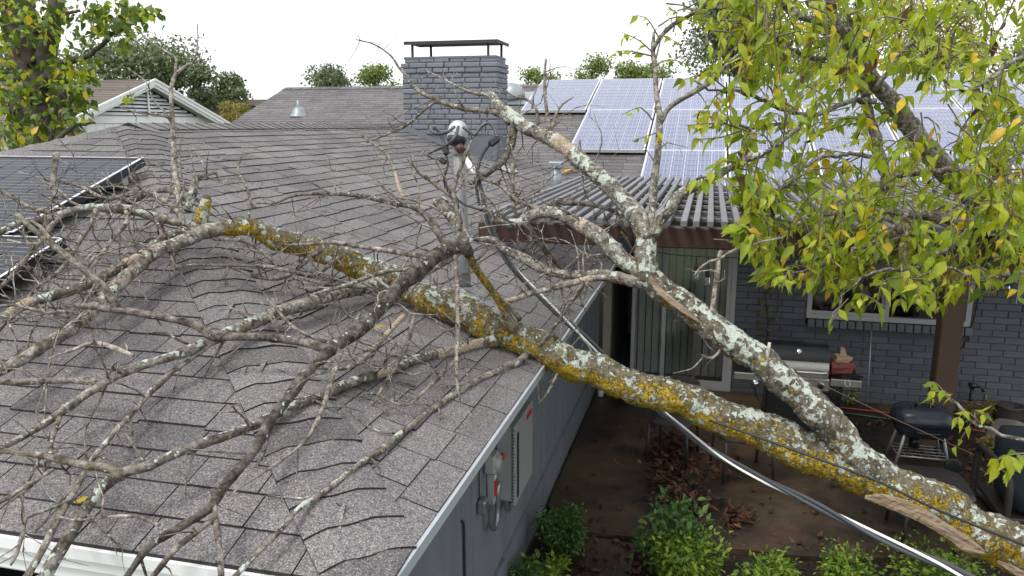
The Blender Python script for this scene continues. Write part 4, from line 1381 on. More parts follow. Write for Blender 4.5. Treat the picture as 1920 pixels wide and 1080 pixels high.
b = MB(); b.tube(smooth_path([(cx - .09, cy - .21, .445), (cx - .08, cy - .245, .44), (cx + .08, cy - .245, .44), (cx + .09, cy - .21, .445)], .02), .012, 8); b.build('front_handle', M_ENAM, kg)
for sx in (-1, 1):
    for sy in (-1, 1):
        b = MB(); b.tube([(cx + sx * .16, cy + sy * .13, .40), (cx + sx * .235, cy + sy * .17, .055)], .014, 8); b.build('leg', M_ALLEG, kg)
b = MB()
for k in range(5):
    y = cy - .15 + k * .075; b.tube([(cx - .22, y, .17), (cx + .22, y, .17)], .004, 5)
for k in range(7):
    x = cx - .21 + k * .07; b.tube([(x, cy - .16, .166), (x, cy + .16, .166)], .003, 5)
b.tube([(cx - .215, cy - .155, .17), (cx + .215, cy - .155, .17)], .009, 6); b.build('wire_shelf', M_ALLEG, kg)
for sy in (-1, 1):
    b = MB(); b.lathe((cx + .255, cy + sy * .17 - .015, .125), [(0, 0), (.06, 0), (.072, .006), (.072, .03), (.06, .036), (0, .036)], 18, axis=(0, 1, 0)); b.build('wheel', M_BLACK, kg)
b = MB(); b.lathe((cx - .05, cy - .02, .22), [(.0, 0), (.045, 0), (.05, .09), (0, .1)], 12); b.build('ash_catcher', M_ENAM, kg)

# ------------------------------------------------------------------ patio chairs
def chair(x, y, rz, label, seat_w=0.46, hide_back=False):
    r = thing('patio_chair', label, 'chair', (x, y, 0.05), 'dark metal patio chairs under the trunk')
    r.rotation_euler = (0, 0, rz)
    ROOT[r] = np.zeros(3)
    w, d, h = seat_w / 2, 0.22, 0.40
    m_ = MB(); loft(m_, (0, 0, 0), [(w, d, h - .012), (w + .004, d + .004, h), (w, d, h + .012), (0.01, 0.01, h + .006)], 24, 6); m_.build('seat', M_SLING, r)
    for sx in (-1, 1):
        m_ = MB(); m_.tube([(sx * (w - .02), -d + .02, h - .01), (sx * (w - .005), -d + .01, 0.0)], .015, 8); m_.build('leg', M_CHAIR, r)
        m_ = MB(); m_.tube(smooth_path([(sx * (w - .02), d - .01, h - .01), (sx * (w - .01), d + .04, 0.0)], .1), .015, 8); m_.build('leg', M_CHAIR, r)
        if hide_back: continue
        m_ = MB(); m_.tube(smooth_path([(sx * (w - .02), d - .01, h), (sx * (w - .02), d + .05, h + .25), (sx * (w - .05), d + .08, h + .29)], .05), .013, 8); m_.build('back_post', M_CHAIR, r)
    if hide_back: return r
    m_ = MB()
    rows = smooth_path([(0, d, h + .08), (0, d + .04, h + .18), (0, d + .07, h + .29), (0, d + .085, h + .30)], .05)
    n = len(rows)
    vs = []
    for q in rows:
        for k in range(7):
            u = k / 6 * 2 - 1
            vs.append((u * (w - .035), q[1] + .03 * (1 - u * u), q[2] + 0.03 * (1 - u * u) * (q[2] - h) / .46))
    m_.add(vs, [(i * 7 + k, i * 7 + k + 1, i * 7 + k + 8, i * 7 + k + 7) for i in range(n - 1) for k in range(6)], 0, True)
    m_.build('backrest', M_SLING, r)
    return r


chair(-0.22, 7.24, R(-12), 'dark patio chair nearest the grey side wall, fallen leaves under it', .40)
chair(0.42, 7.02, R(14), 'dark backless patio seat in the middle, right of the leaf pile under the trunk', .46, True)
tb = thing('side_table', 'low dark metal table half hidden below the trunk', 'table', (1.72, 6.15, 0.05))
b = MB(); loft(b, (1.72, 6.15, 0), [(.3, .3, .50), (.305, .305, .51), (.3, .3, .525), (.01, .01, .525)], 28, 5); b.build('table_top', M_CHAIR, tb)
for sx in (-1, 1):
    for sy in (-1, 1):
        b = MB(); b.tube([(1.72 + sx * .16, 6.15 + sy * .24, .5), (1.72 + sx * .18, 6.15 + sy * .26, .05)], .016, 8); b.build('leg', M_CHAIR, tb)
# cushioned chair at the right edge
ac = thing('lounge_chair', 'brown patio armchair with dark navy cushion beside the trunk', 'chair', (2.62, 6.55, 0.05))
b = MB(); loft(b, (2.665, 6.56, 0), [(.24, .25, .26), (.285, .29, .30), (.29, .295, .38), (.26, .27, .44), (.01, .01, .455)], 28, 4); b.build('cushion', M_CUSH, ac)
b = MB(); loft(b, (2.68, 6.88, 0), [(.22, .04, .40), (.26, .075, .44), (.265, .085, .66), (.24, .06, .76), (.01, .01, .78)], 28, 3.5); b.build('back_cushion', M_CUSH, ac)
for sx in (2.33, 2.98):
    b = MB(); b.tube(smooth_path([(sx, 6.25, .05), (sx, 6.24, .40), (sx, 6.28, .54), (sx, 6.45, .58), (sx, 6.85, .56), (sx, 6.97, .5), (sx, 7.0, .05)], .05), .028, 10); b.build('arm', M_SLING, ac)
b = MB(); b.bbox((2.33, 6.27, .18), (2.98, 6.9, .24), .015); b.build('seat_frame', M_CHAIR, ac)
hs_ = thing('corrugated_hose', 'dark purple grey corrugated hose lying on the patio by the grill', 'hose', (2.2, 7.1, .08))
pts = smooth_path([(2.12, 7.32, .085), (2.25, 7.28, .085), (2.36, 7.1, .085), (2.42, 6.92, .085), (2.44, 6.7, .085)], .012)
b = MB(); b.tube(pts, [0.030 + .004 * (k % 2) for k in range(len(pts))], 10); b.build('hose', plain('purple grey plastic', (0.06, 0.05, 0.06), 0.5), hs_)
st = thing('garden_stone', 'big grey angular stone standing in the dark flower bed', 'stone', (2.92, 8.1, 0))
bmr = bmesh.new()
bmesh.ops.create_icosphere(bmr, subdivisions=4, radius=1.0)
b = MB()
vs = []
for v_ in bmr.verts:
    q = v_.co.copy()
    q = q * (1 + .22 * mnoise.noise(q * 1.3 + Vector((3, 1, 7))) + .07 * mnoise.noise(q * 4))
    for ax_, c_ in ((Vector((.6, -.7, .3)).normalized(), .62), (Vector((-.8, -.3, .5)).normalized(), .6), (Vector((.2, .3, .95)).normalized(), .66), (Vector((.9, .2, -.1)).normalized(), .7)):
        e_ = q.dot(ax_)
        if e_ > c_: q -= ax_ * (e_ - c_) * .85
    vs.append((2.99 + q.x * .22 + q.z * .03, 8.2 + q.y * .18, .16 + q.z * .27))
b.add(vs, [tuple(w_.index for w_ in f_.verts) for f_ in bmr.faces], 0, True)
bmr.free()
b.build('stone_body', M_STONE, st)
sc_ = thing('dark_pot', 'rounded dark brown pot at the right end of the bed', 'pot', (3.25, 9.0, 0))
b = MB(); b.lathe((3.25, 9.0, 0), [(.09, 0), (.14, .06), (.16, .16), (.13, .24), (.14, .26), (.12, .26), (.10, .2), (0, .19)], 16); b.build('pot_body', M_CHAIR, sc_)

# ------------------------------------------------------------------ the fallen tree
ft = thing('fallen_tree', 'fallen lichen covered bare tree lying across the roof', 'tree', tuple(at(1960, 1060, 2.95)))
tw_rng = np.random.default_rng(21)


def clampz(p, r):
    z = zroof(p[0], p[1]) + r
    if p[2] < z and p[1] < 9 and p[0] > -7: p = np.array([p[0], p[1], z])
    return p


def twig(mb, p, d, L, r, col, depth=0, seg=5):
    """a crooked twig with side twigs"""
    n = max(3, int(L / 0.045))
    pts, rad = [p], [r]
    d = d / np.linalg.norm(d)
    for k in range(n):
        d = d + tw_rng.normal(0, 0.26, 3)
        d /= np.linalg.norm(d)
        p = clampz(p + d * (L / n), 0.012)
        pts.append(p); rad.append(r * (1 - 0.72 * (k + 1) / n))
        if depth < 2 and k > 0 and tw_rng.random() < (0.55 if depth == 0 else 0.3):
            s = tw_rng.normal(0, 1, 3); s -= d * (s @ d); s /= np.linalg.norm(s)
            q = d * tw_rng.uniform(.3, .9) + s
            twig(mb, p, q, L * tw_rng.uniform(.22, .5), rad[-1] * 0.8, col, depth + 1, 4)
    mb.tube(pts, rad, seg, 0, True, 0.12, col)


def branch(name, pts, tone=1.0, pale=0.5, yel=0.3, wood=(), twigs=0, tl=(0.15, 0.4), seg=None, tr=None, bumpy=0.07, t0=0.1, tone_t=None, up=0.0, step=0.02):
    P = smooth_path([np.append(at(x, y, d), w * d / F / 2) for x, y, d, w in pts], step)
    C, Rr = P[:, :3].copy(), np.maximum(P[:, 3], 0.0025)
    n = len(C)
    C = np.array([clampz(c, r * .9) for c, r in zip(C, Rr)])
    # knobbly growth
    ph = tw_rng.uniform(0, 9, 6)
    s = np.arange(n) * step
    Rr = Rr * (1 + bumpy * np.sin(s * 23 + ph[0]) * np.sin(s * 9 + ph[1]) + bumpy * .6 * tw_rng.normal(0, 1, n))
    wob = 0.10 * Rr.mean()
    C[1:-1] += wob * np.stack([np.sin(s * 31 + ph[2]) + np.sin(s * 13 + ph[3]), np.sin(s * 27 + ph[4]), np.sin(s * 19 + ph[5])], 1)[1:-1]
    sg = seg or int(np.clip(Rr.mean() * 600, 7, 30))
    mb = MB()
    cols = []
    for i in range(n):
        u = i / (n - 1)
        a = 1.0
        for w0, w1 in wood:
            if w0 < u < w1: a = 0.0
        cols.append((tone, pale, yel, a))
    mb.tube(C, Rr, sg, 0, True, 0.012 if Rr.mean() > .02 else 0.06, cols, rough=1.15 if Rr.mean() > .012 else .8)
    tt = tone_t or tone
    for k in range(int(twigs * (.62 if pts[0][0] < 800 else .8) + .5)):
        i = int(n * tw_rng.uniform(t0, 1.0))
        i = min(max(i, 1), n - 2)
        t = C[i + 1] - C[i - 1]; t /= np.linalg.norm(t)
        q = tw_rng.normal(0, 1, 3); q -= t * (q @ t); q /= np.linalg.norm(q)
        d = t * tw_rng.uniform(-0.1, 0.9) + q * 1.0 + np.array([0, 0, up])
        L = tw_rng.uniform(*tl)
        r = tr or min(max(Rr[i] * 0.40, 0.0021), 0.0050)
        twig(mb, C[i], d, L, r * tw_rng.uniform(.7, 1.15), (tt * tw_rng.uniform(.75, 1.45), pale * .8, yel * .4, 1.0))
    return mb.build(name, M_BARK, ft)


# trunk and the big limb
branch('trunk', [(3060, 1960, 2.72, 130), (2800, 1710, 2.72, 122), (2500, 1440, 2.76, 112), (2240, 1240, 2.84, 102), (1990, 1078, 2.93, 92), (1900, 1028, 2.95, 90), (1830, 990, 2.98, 86), (1760, 953, 3.01, 82), (1690, 920, 3.05, 80), (1620, 888, 3.08, 78), (1550, 862, 3.11, 74), (1480, 832, 3.15, 70), (1400, 798, 3.2, 66), (1300, 757, 3.27, 63),
                 (1200, 725, 3.34, 61), (1100, 690, 3.4, 60), (1000, 648, 3.45, 60), (930, 616, 3.47, 59), (850, 576, 3.5, 57), (780, 545, 3.53, 52), (700, 509, 3.54, 50), (600, 471, 3.5, 44), (500, 440, 3.42, 38), (440, 427, 3.36, 32), (400, 430, 3.33, 27)],
       .78, 0.76, 0.92, twigs=16, tl=(.1, .3), seg=54, t0=.72, step=0.010, bumpy=0.04)
branch('limb', [(1660, 905, 3.06, 55), (1610, 855, 3.05, 60), (1565, 805, 3.05, 61), (1500, 742, 3.07, 58), (1400, 657, 3.12, 55), (1300, 588, 3.2, 51), (1245, 542, 3.25, 48), (1213, 505, 3.28, 43), (1210, 470, 3.3, 37), (1220, 430, 3.32, 35)],
       .76, 0.95, 0.5, twigs=4, tl=(.08, .2), seg=48, step=0.010, bumpy=0.04)
# torn strip of wood hanging from the trunk
def torn(pts):
    P = smooth_path([np.append(at(x, y, d), w * d / F / 2) for x, y, d, w in pts], .012)
    T_ = np.gradient(P[:, :3], axis=0); T_ /= np.linalg.norm(T_, axis=1)[:, None]
    mb = MB(); vs = []
    g = np.random.default_rng(4)
    n = len(P)
    for i in range(n):
        sd = np.cross(T_[i], _f); sd /= np.linalg.norm(sd)
        r = P[i, 3] * .74 * (1 + .05 * math.sin(i * .21) + .02 * g.normal())
        for a, h in ((-1, .25), (-.55, .42), (0, .30), (.5, .45), (1, .12), (.9, -.3), (0, -.5), (-.9, -.3)):
            vs.append(P[i, :3] + sd * r * a - _f * r * (h + .06 * g.normal()))
    mb.add(vs, [(i * 8 + k, i * 8 + (k + 1) % 8, (i + 1) * 8 + (k + 1) % 8, (i + 1) * 8 + k) for i in range(n - 1) for k in range(8)], 0, False)
    return mb.build('torn_wood', M_TORN, ft)


torn([(1622, 932, 3.0, 10), (1660, 938, 2.97, 30), (1720, 962, 2.93, 36), (1780, 998, 2.9, 34), (1815, 1022, 2.88, 36), (1845, 1036, 2.87, 10)])
torn([(1870, 1052, 2.86, 6), (1900, 1068, 2.86, 18), (1940, 1090, 2.85, 20)])
torn([(1218, 520, 3.2, 12), (1240, 548, 3.17, 16), (1280, 580, 3.13, 14), (1315, 606, 3.12, 4)])
branch('branch', [(1216, 450, 3.3, 35), (1190, 402, 3.34, 37), (1140, 346, 3.42, 33), (1090, 302, 3.5, 31), (1040, 264, 3.6, 29), (985, 236, 3.7, 26), (945, 208, 3.8, 21), (918, 176, 3.9, 15)], 1.05, .95, .35, wood=((.47, .56),), twigs=16, tl=(.12, .35), t0=.2)
branch('branch', [(1219, 450, 3.3, 18), (1223, 390, 3.33, 15), (1228, 330, 3.36, 14), (1233, 280, 3.38, 13), (1237, 232, 3.4, 12), (1232, 180, 3.42, 10), (1229, 135, 3.44, 9), (1224, 98, 3.46, 8), (1226, 60, 3.47, 5)], 1.25, .55, .25, twigs=5, tl=(.08, .2))
branch('branch', [(1223, 445, 3.3, 24), (1236, 414, 3.29, 23), (1256, 390, 3.27, 23), (1271, 369, 3.25, 21), (1290, 357, 3.23, 19), (1320, 345, 3.2, 16), (1350, 325, 3.17, 15), (1395, 300, 3.13, 14), (1440, 282, 3.1, 10), (1500, 240, 3.05, 7)], 1.0, .85, .3, twigs=2)
branch('branch', [(1237, 232, 3.4, 10), (1252, 205, 3.38, 11), (1275, 188, 3.36, 11), (1305, 170, 3.34, 10), (1340, 147, 3.3, 9), (1365, 120, 3.27, 7), (1400, 92, 3.2, 6)], 1.2, .4, .2, twigs=4, tl=(.08, .2))
branch('branch', [(1224, 98, 3.46, 6), (1235, 75, 3.44, 8), (1260, 48, 3.4, 8), (1300, 25, 3.36, 7), (1340, -5, 3.3, 6)], 1.2, .4, .2, twigs=3, tl=(.08, .2))
branch('branch', [(1215, 520, 3.28, 31), (1188, 502, 3.3, 31), (1158, 477, 3.33, 30), (1130, 449, 3.36, 29), (1102, 428, 3.4, 28), (1065, 411, 3.45, 25), (1030, 398, 3.5, 23), (1005, 400, 3.53, 21), (982, 414, 3.56, 19), (950, 419, 3.58, 16), (926, 403, 3.6, 13), (905, 388, 3.6, 8)], 1.05, .85, .25, wood=((.38, .43),), twigs=20, tl=(.15, .4))
branch('branch', [(1016, 394, 3.5, 12), (1040, 382, 3.5, 12), (1075, 380, 3.5, 11), (1110, 383, 3.5, 10), (1140, 392, 3.5, 9), (1158, 402, 3.5, 8), (1170, 430, 3.5, 6), (1185, 450, 3.5, 4)], .8, .3, .2, twigs=7, tl=(.1, .25))
branch('branch', [(1212, 532, 3.27, 23), (1181, 525, 3.29, 23), (1135, 517, 3.33, 21), (1088, 516, 3.37, 19), (1042, 511, 3.4, 17), (1010, 502, 3.43, 17), (973, 481, 3.46, 17), (945, 467, 3.48, 16), (922, 449, 3.5, 13), (890, 450, 3.46, 10), (872, 456, 3.4, 9)], 1.05, .8, .25, twigs=14, tl=(.12, .35))
branch('branch', [(1140, 520, 3.31, 10), (1105, 523, 3.32, 13), (1060, 534, 3.35, 12), (1010, 546, 3.38, 11), (965, 561, 3.4, 11), (942, 565, 3.41, 9)], 1.3, .45, .1, twigs=5, wood=((.1, .25), (.9, 1.1)))
branch('branch', [(1337, 588, 3.15, 13), (1338, 560, 3.15, 11), (1345, 520, 3.15, 10), (1348, 480, 3.14, 9), (1352, 470, 3.14, 6)], 1.7, .35, .1, twigs=4, tl=(.06, .14))
branch('branch', [(1348, 487, 3.14, 6), (1330, 490, 3.13, 5), (1310, 505, 3.13, 4), (1302, 516, 3.13, 3)], 1.5, .2, .1)
branch('branch', [(1350, 486, 3.14, 6), (1375, 470, 3.12, 6), (1420, 455, 3.1, 5), (1470, 445, 3.08, 4)], 1.2, .2, .1, twigs=3, tl=(.06, .15))
branch('branch', [(1440, 690, 3.05, 9), (1438, 670, 3.05, 8), (1443, 642, 3.05, 6)], 1.7, .2, .1)
branch('branch', [(1352, 655, 3.12, 6), (1335, 672, 3.12, 6), (1318, 670, 3.12, 4), (1300, 690, 3.12, 3), (1262, 700, 3.12, 2)], 1.3, .2, .1, twigs=4, tl=(.06, .15))
# knot with the dark leaning branch in front of the trunk
branch('branch', [(880, 480, 3.14, 20), (872, 464, 3.12, 28), (845, 463, 3.09, 30), (800, 495, 2.98, 31), (745, 540, 2.85, 30), (690, 604, 2.66, 28), (620, 654, 2.47, 26), (575, 700, 2.33, 22), (530, 760, 2.17, 20), (470, 850, 2.0, 18), (425, 905, 1.92, 19), (390, 955, 1.86, 18), (350, 982, 1.83, 16), (310, 1008, 1.81, 16), (280, 1028, 1.8, 14), (235, 1085, 1.76, 12)],
       .46, .30, .20, twigs=14, tl=(.12, .3), tone_t=1.0)
branch('branch', [(868, 468, 3.12, 24), (866, 436, 3.13, 26), (852, 408, 3.15, 28), (836, 390, 3.17, 26), (820, 374, 3.19, 24)], .95, .8, .3, twigs=10, tl=(.15, .4), tone_t=1.1)
branch('branch', [(965, 618, 3.38, 24), (952, 592, 3.35, 18), (930, 556, 3.3, 15), (905, 522, 3.24, 15), (885, 492, 3.18, 15), (874, 470, 3.13, 14)], .8, .25, .75, twigs=5)
branch('branch', [(975, 600, 3.42, 10), (950, 570, 3.36, 8), (925, 545, 3.3, 8), (890, 500, 3.22, 8), (876, 476, 3.16, 7)], 1.5, .2, .05, twigs=3)
branch('branch', [(838, 470, 3.09, 16), (835, 455, 3.1, 16), (818, 430, 3.12, 14), (802, 407, 3.14, 14), (776, 389, 3.16, 12), (739, 381, 3.19, 11), (673, 367, 3.24, 9), (591, 363, 3.32, 7), (547, 368, 3.36, 5), (517, 381, 3.38, 4), (480, 381, 3.4, 3)], .68, .3, .2, twigs=18, tl=(.12, .35), tone_t=1.0)
branch('branch', [(800, 484, 2.98, 12), (787, 480, 3.0, 11), (739, 472, 3.05, 10), (684, 463, 3.1, 9), (628, 455, 3.16, 8), (591, 457, 3.2, 6), (535, 459, 3.25, 4)], 1.15, .2, .15, twigs=14, tl=(.12, .3))
branch('branch', [(790, 503, 2.92, 9), (730, 508, 2.98, 8), (690, 520, 3.0, 8), (645, 536, 3.03, 7), (600, 548, 3.06, 6), (560, 565, 3.1, 4)], 1.1, .2, .15, twigs=10, tl=(.12, .3))
branch('branch', [(757, 374, 3.5, 7), (747, 348, 3.52, 7), (739, 318, 3.55, 7), (724, 288, 3.58, 6), (690, 262, 3.6, 5), (668, 250, 3.62, 3)], 1.05, .1, .1, wood=((-.1, .35),), twigs=8, tl=(.1, .25))
branch('branch', [(857, 392, 3.2, 9), (850, 371, 3.22, 9), (806, 337, 3.28, 8), (785, 320, 3.3, 6), (764, 298, 3.33, 3)], .95, .3, .2, twigs=9, tl=(.1, .3))
branch('branch', [(862, 430, 3.1, 7), (856, 393, 3.13, 8), (851, 356, 3.17, 8), (861, 322, 3.21, 7), (876, 285, 3.25, 6), (887, 255, 3.28, 3)], .9, .3, .2, twigs=9, tl=(.1, .3))
branch('branch', [(855, 480, 3.0, 8), (857, 540, 2.92, 9), (858, 620, 2.8, 8), (856, 700, 2.68, 7), (864, 760, 2.58, 3)], .95, .35, .1, twigs=10, tl=(.1, .25))
branch('branch', [(955, 232, 3.74, 12), (939, 215, 3.76, 12), (905, 207, 3.78, 11), (869, 204, 3.8, 10), (824, 189, 3.82, 9), (780, 167, 3.84, 8), (761, 141, 3.85, 6), (747, 126, 3.86, 5), (732, 104, 3.86, 4), (702, 83, 3.86, 3), (667, 74, 3.86, 2)], 1.0, .55, .25, twigs=14, tl=(.1, .3), t0=.05)
branch('branch', [(822, 188, 3.82, 7), (800, 202, 3.83, 6), (765, 233, 3.85, 6), (735, 248, 3.87, 5), (687, 267, 3.9, 3)], .95, .3, .15, twigs=9, tl=(.1, .25))
branch('branch', [(962, 238, 3.72, 14), (958, 272, 3.72, 15), (943, 300, 3.7, 14), (922, 318, 3.68, 12), (900, 334, 3.66, 10), (878, 348, 3.64, 6)], .62, .3, .45, twigs=14, tl=(.12, .35), tone_t=1.0)
branch('branch', [(918, 178, 3.9, 8), (890, 175, 3.9, 7), (862, 165, 3.9, 5), (820, 142, 3.92, 3), (790, 130, 3.92, 2)], 1.2, .5, .2, twigs=6, tl=(.1, .25))
branch('branch', [(1035, 262, 3.6, 8), (1030, 240, 3.6, 8), (1024, 200, 3.6, 7), (1021, 160, 3.6, 6), (1024, 110, 3.6, 4)], 1.25, .2, .1, twigs=5, tl=(.1, .22))
branch('branch', [(1008, 236, 3.65, 6), (1008, 215, 3.65, 6), (1000, 196, 3.65, 5), (985, 186, 3.66, 5), (960, 178, 3.67, 3), (935, 164, 3.68, 2)], 1.2, .2, .1, twigs=5, tl=(.08, .2))
branch('branch', [(1033, 248, 3.6, 6), (1043, 215, 3.58, 5), (1055, 195, 3.57, 4), (1076, 182, 3.56, 2)], 1.2, .2, .1, twigs=2, tl=(.08, .15))
branch('branch', [(1090, 300, 3.5, 6), (1087, 275, 3.49, 6), (1088, 262, 3.49, 4)], 1.2, .2, .1)
branch('branch', [(962, 300, 3.66, 8), (962, 350, 3.62, 8), (964, 390, 3.58, 8), (975, 412, 3.56, 6)], .9, .2, .1, twigs=8, tl=(.1, .3))
branch('branch', [(900, 335, 3.66, 8), (935, 345, 3.62, 8), (965, 372, 3.57, 9), (1000, 388, 3.54, 10), (1020, 396, 3.5, 10)], 1.0, .3, .1, twigs=12, tl=(.1, .3))
branch('branch', [(985, 416, 3.55, 16), (1000, 440, 3.55, 12), (1020, 465, 3.57, 10), (1040, 490, 3.6, 7), (1052, 505, 3.6, 3)], .55, .2, .3, twigs=16, tl=(.1, .3), tone_t=.85)
branch('branch', [(1102, 520, 3.32, 6), (1085, 545, 3.32, 10), (1068, 570, 3.32, 9), (1060, 582, 3.32, 5)], .9, .15, .1, twigs=9, tl=(.1, .25))
branch('branch', [(1102, 525, 3.3, 6), (1095, 550, 3.3, 7), (1090, 575, 3.3, 4)], .9, .15, .1, twigs=4, tl=(.1, .25))
# limb that leaves the trunk at the hip and crosses the roof to the left
branch('branch', [(722, 530, 3.5, 27), (690, 536, 3.42, 27), (640, 550, 3.25, 26), (560, 574, 2.98, 25), (480, 602, 2.76, 24), (400, 638, 2.58, 22), (330, 664, 2.48, 20), (255, 690, 2.4, 17), (180, 728, 2.33, 16), (120, 768, 2.26, 15), (60, 808, 2.18, 14), (0, 845, 2.1, 12), (-60, 880, 2.05, 10)], .95, .7, .35, twigs=26, tl=(.12, .35))
branch('branch', [(190, 716, 2.36, 14), (150, 712, 2.37, 14), (100, 713, 2.38, 13), (50, 716, 2.38, 12), (-20, 716, 2.38, 11)], 1.05, .12, .08, twigs=7, tl=(.1, .25))
branch('branch', [(618, 656, 2.47, 18), (595, 650, 2.48, 18), (560, 640, 2.5, 17), (500, 632, 2.5, 16), (440, 631, 2.49, 16), (400, 633, 2.47, 16), (370, 612, 2.48, 15), (320, 597, 2.5, 14), (270, 588, 2.52, 14), (210, 580, 2.53, 13), (140, 572, 2.55, 9)], .75, .12, .1, twigs=8, tl=(.1, .28))
branch('branch', [(222, 582, 2.53, 15), (200, 545, 2.53, 14), (160, 508, 2.54, 14), (118, 474, 2.55, 12), (70, 436, 2.56, 11), (28, 400, 2.57, 8)], 1.05, .06, .08, twigs=3, tl=(.1, .25))
branch('branch', [(118, 478, 2.55, 8), (95, 450, 2.55, 8), (75, 425, 2.55, 7), (58, 414, 2.55, 4)], 1.2, .05, .05)
branch('branch', [(80, 455, 2.56, 6), (50, 458, 2.55, 6), (14, 450, 2.55, 4)], 1.7, .05, .05)
# end of the trunk, splitting on the hip
branch('branch', [(420, 428, 3.34, 28), (381, 436, 3.28, 26), (307, 466, 3.12, 25), (259, 498, 3.0, 25), (222, 532, 2.88, 25), (185, 572, 2.76, 24), (148, 606, 2.66, 24), (92, 643, 2.56, 23), (37, 676, 2.48, 22), (-30, 710, 2.4, 20)], 1.15, .55, .35, twigs=24, tl=(.12, .35))
branch('branch', [(400, 425, 3.33, 14), (360, 432, 3.26, 15), (322, 441, 3.2, 16), (292, 459, 3.14, 18), (259, 481, 3.07, 18), (222, 503, 2.99, 19), (167, 533, 2.88, 18), (92, 556, 2.78, 18), (55, 567, 2.73, 19), (22, 588, 2.68, 20), (-15, 625, 2.62, 22)], .72, .55, .45, wood=((.33, .45), (.83, .92)), twigs=26, tl=(.15, .4), tone_t=1.0)
branch('branch', [(430, 420, 3.35, 16), (381, 428, 3.32, 18), (350, 419, 3.31, 18), (296, 409, 3.3, 18), (237, 393, 3.28, 17), (185, 389, 3.22, 16), (155, 391, 3.18, 14), (122, 400, 3.13, 13), (92, 409, 3.08, 12), (37, 417, 3.0, 11), (-10, 440, 2.94, 10)], 1.1, .8, .3, twigs=30, tl=(.15, .45))
branch('branch', [(108, 404, 3.1, 10), (80, 396, 3.1, 9), (48, 385, 3.1, 8), (22, 368, 3.1, 8), (-8, 352, 3.1, 7)], .9, .4, .3, twigs=10, tl=(.12, .35))
branch('branch', [(120, 400, 3.12, 10), (95, 425, 3.05, 9), (60, 470, 2.95, 9), (30, 510, 2.88, 8), (0, 540, 2.82, 7)], 1.0, .3, .2, twigs=20, tl=(.15, .4))
branch('branch', [(180, 392, 3.2, 9), (170, 420, 3.12, 9), (150, 450, 3.05, 9), (120, 500, 2.95, 8), (70, 540, 2.85, 7), (20, 600, 2.7, 5)], 1.05, .25, .15, twigs=24, tl=(.15, .4))
branch('branch', [(235, 395, 3.26, 9), (238, 415, 3.2, 9), (210, 450, 3.1, 8), (180, 490, 3.0, 7), (150, 530, 2.9, 5)], 1.1, .35, .15, twigs=18, tl=(.15, .4))
branch('branch', [(290, 408, 3.3, 9), (300, 430, 3.25, 8), (312, 460, 3.2, 7), (330, 500, 3.05, 6)], .8, .2, .15, twigs=14, tl=(.12, .35))
branch('branch', [(345, 425, 3.3, 12), (335, 398, 3.32, 13), (300, 370, 3.4, 12), (255, 362, 3.45, 10), (200, 372, 3.4, 8), (150, 350, 3.45, 6), (60, 330, 3.5, 3)], 1.05, .4, .2, twigs=26, tl=(.15, .4))
branch('branch', [(376, 420, 3.33, 22), (380, 396, 3.32, 21), (387, 372, 3.31, 20)], 1.2, .9, 1.3, wood=())
branch('branch', [(352, 395, 3.4, 16), (358, 370, 3.45, 17), (366, 340, 3.5, 15), (380, 330, 3.55, 10), (405, 325, 3.6, 6), (412, 340, 3.6, 3)], .95, .7, .3, twigs=16, tl=(.15, .4))
branch('branch', [(345, 372, 3.42, 12), (310, 355, 3.5, 12), (270, 368, 3.5, 12), (240, 380, 3.45, 10), (200, 400, 3.35, 6)], 1.0, .6, .4, twigs=16, tl=(.15, .4))
branch('branch', [(338, 402, 3.38, 12), (332, 350, 3.42, 11), (326, 300, 3.46, 11), (325, 258, 3.5, 10), (322, 205, 3.52, 9), (320, 168, 3.54, 8), (330, 140, 3.56, 7), (352, 122, 3.58, 6), (385, 111, 3.6, 3)], 1.35, .5, .2, twigs=6, tl=(.08, .22), t0=.3)
branch('branch', [(327, 146, 3.56, 6), (330, 118, 3.57, 5), (328, 108, 3.58, 5), (311, 96, 3.6, 4), (285, 80, 3.6, 3), (258, 58, 3.62, 2)], 1.35, .3, .1, twigs=3, tl=(.06, .18))
branch('branch', [(362, 118, 3.58, 4), (369, 95, 3.59, 3), (371, 70, 3.6, 2), (370, 45, 3.6, 1.5)], 1.35, .2, .1, twigs=1, tl=(.06, .12))
branch('branch', [(321, 222, 3.51, 6), (296, 214, 3.52, 5), (270, 213, 3.52, 4), (240, 206, 3.53, 3), (220, 198, 3.54, 2)], 1.0, .2, .1, twigs=4, tl=(.08, .2))
branch('branch', [(323, 232, 3.51, 6), (307, 208, 3.52, 5), (288, 188, 3.53, 4), (274, 155, 3.54, 3), (240, 128, 3.55, 2)], 1.15, .2, .1, twigs=4, tl=(.08, .2))
branch('branch', [(475, 390, 3.5, 6), (460, 345, 3.55, 5), (446, 320, 3.57, 5), (455, 285, 3.6, 2)], 1.0, .3, .1, twigs=7, tl=(.08, .2))
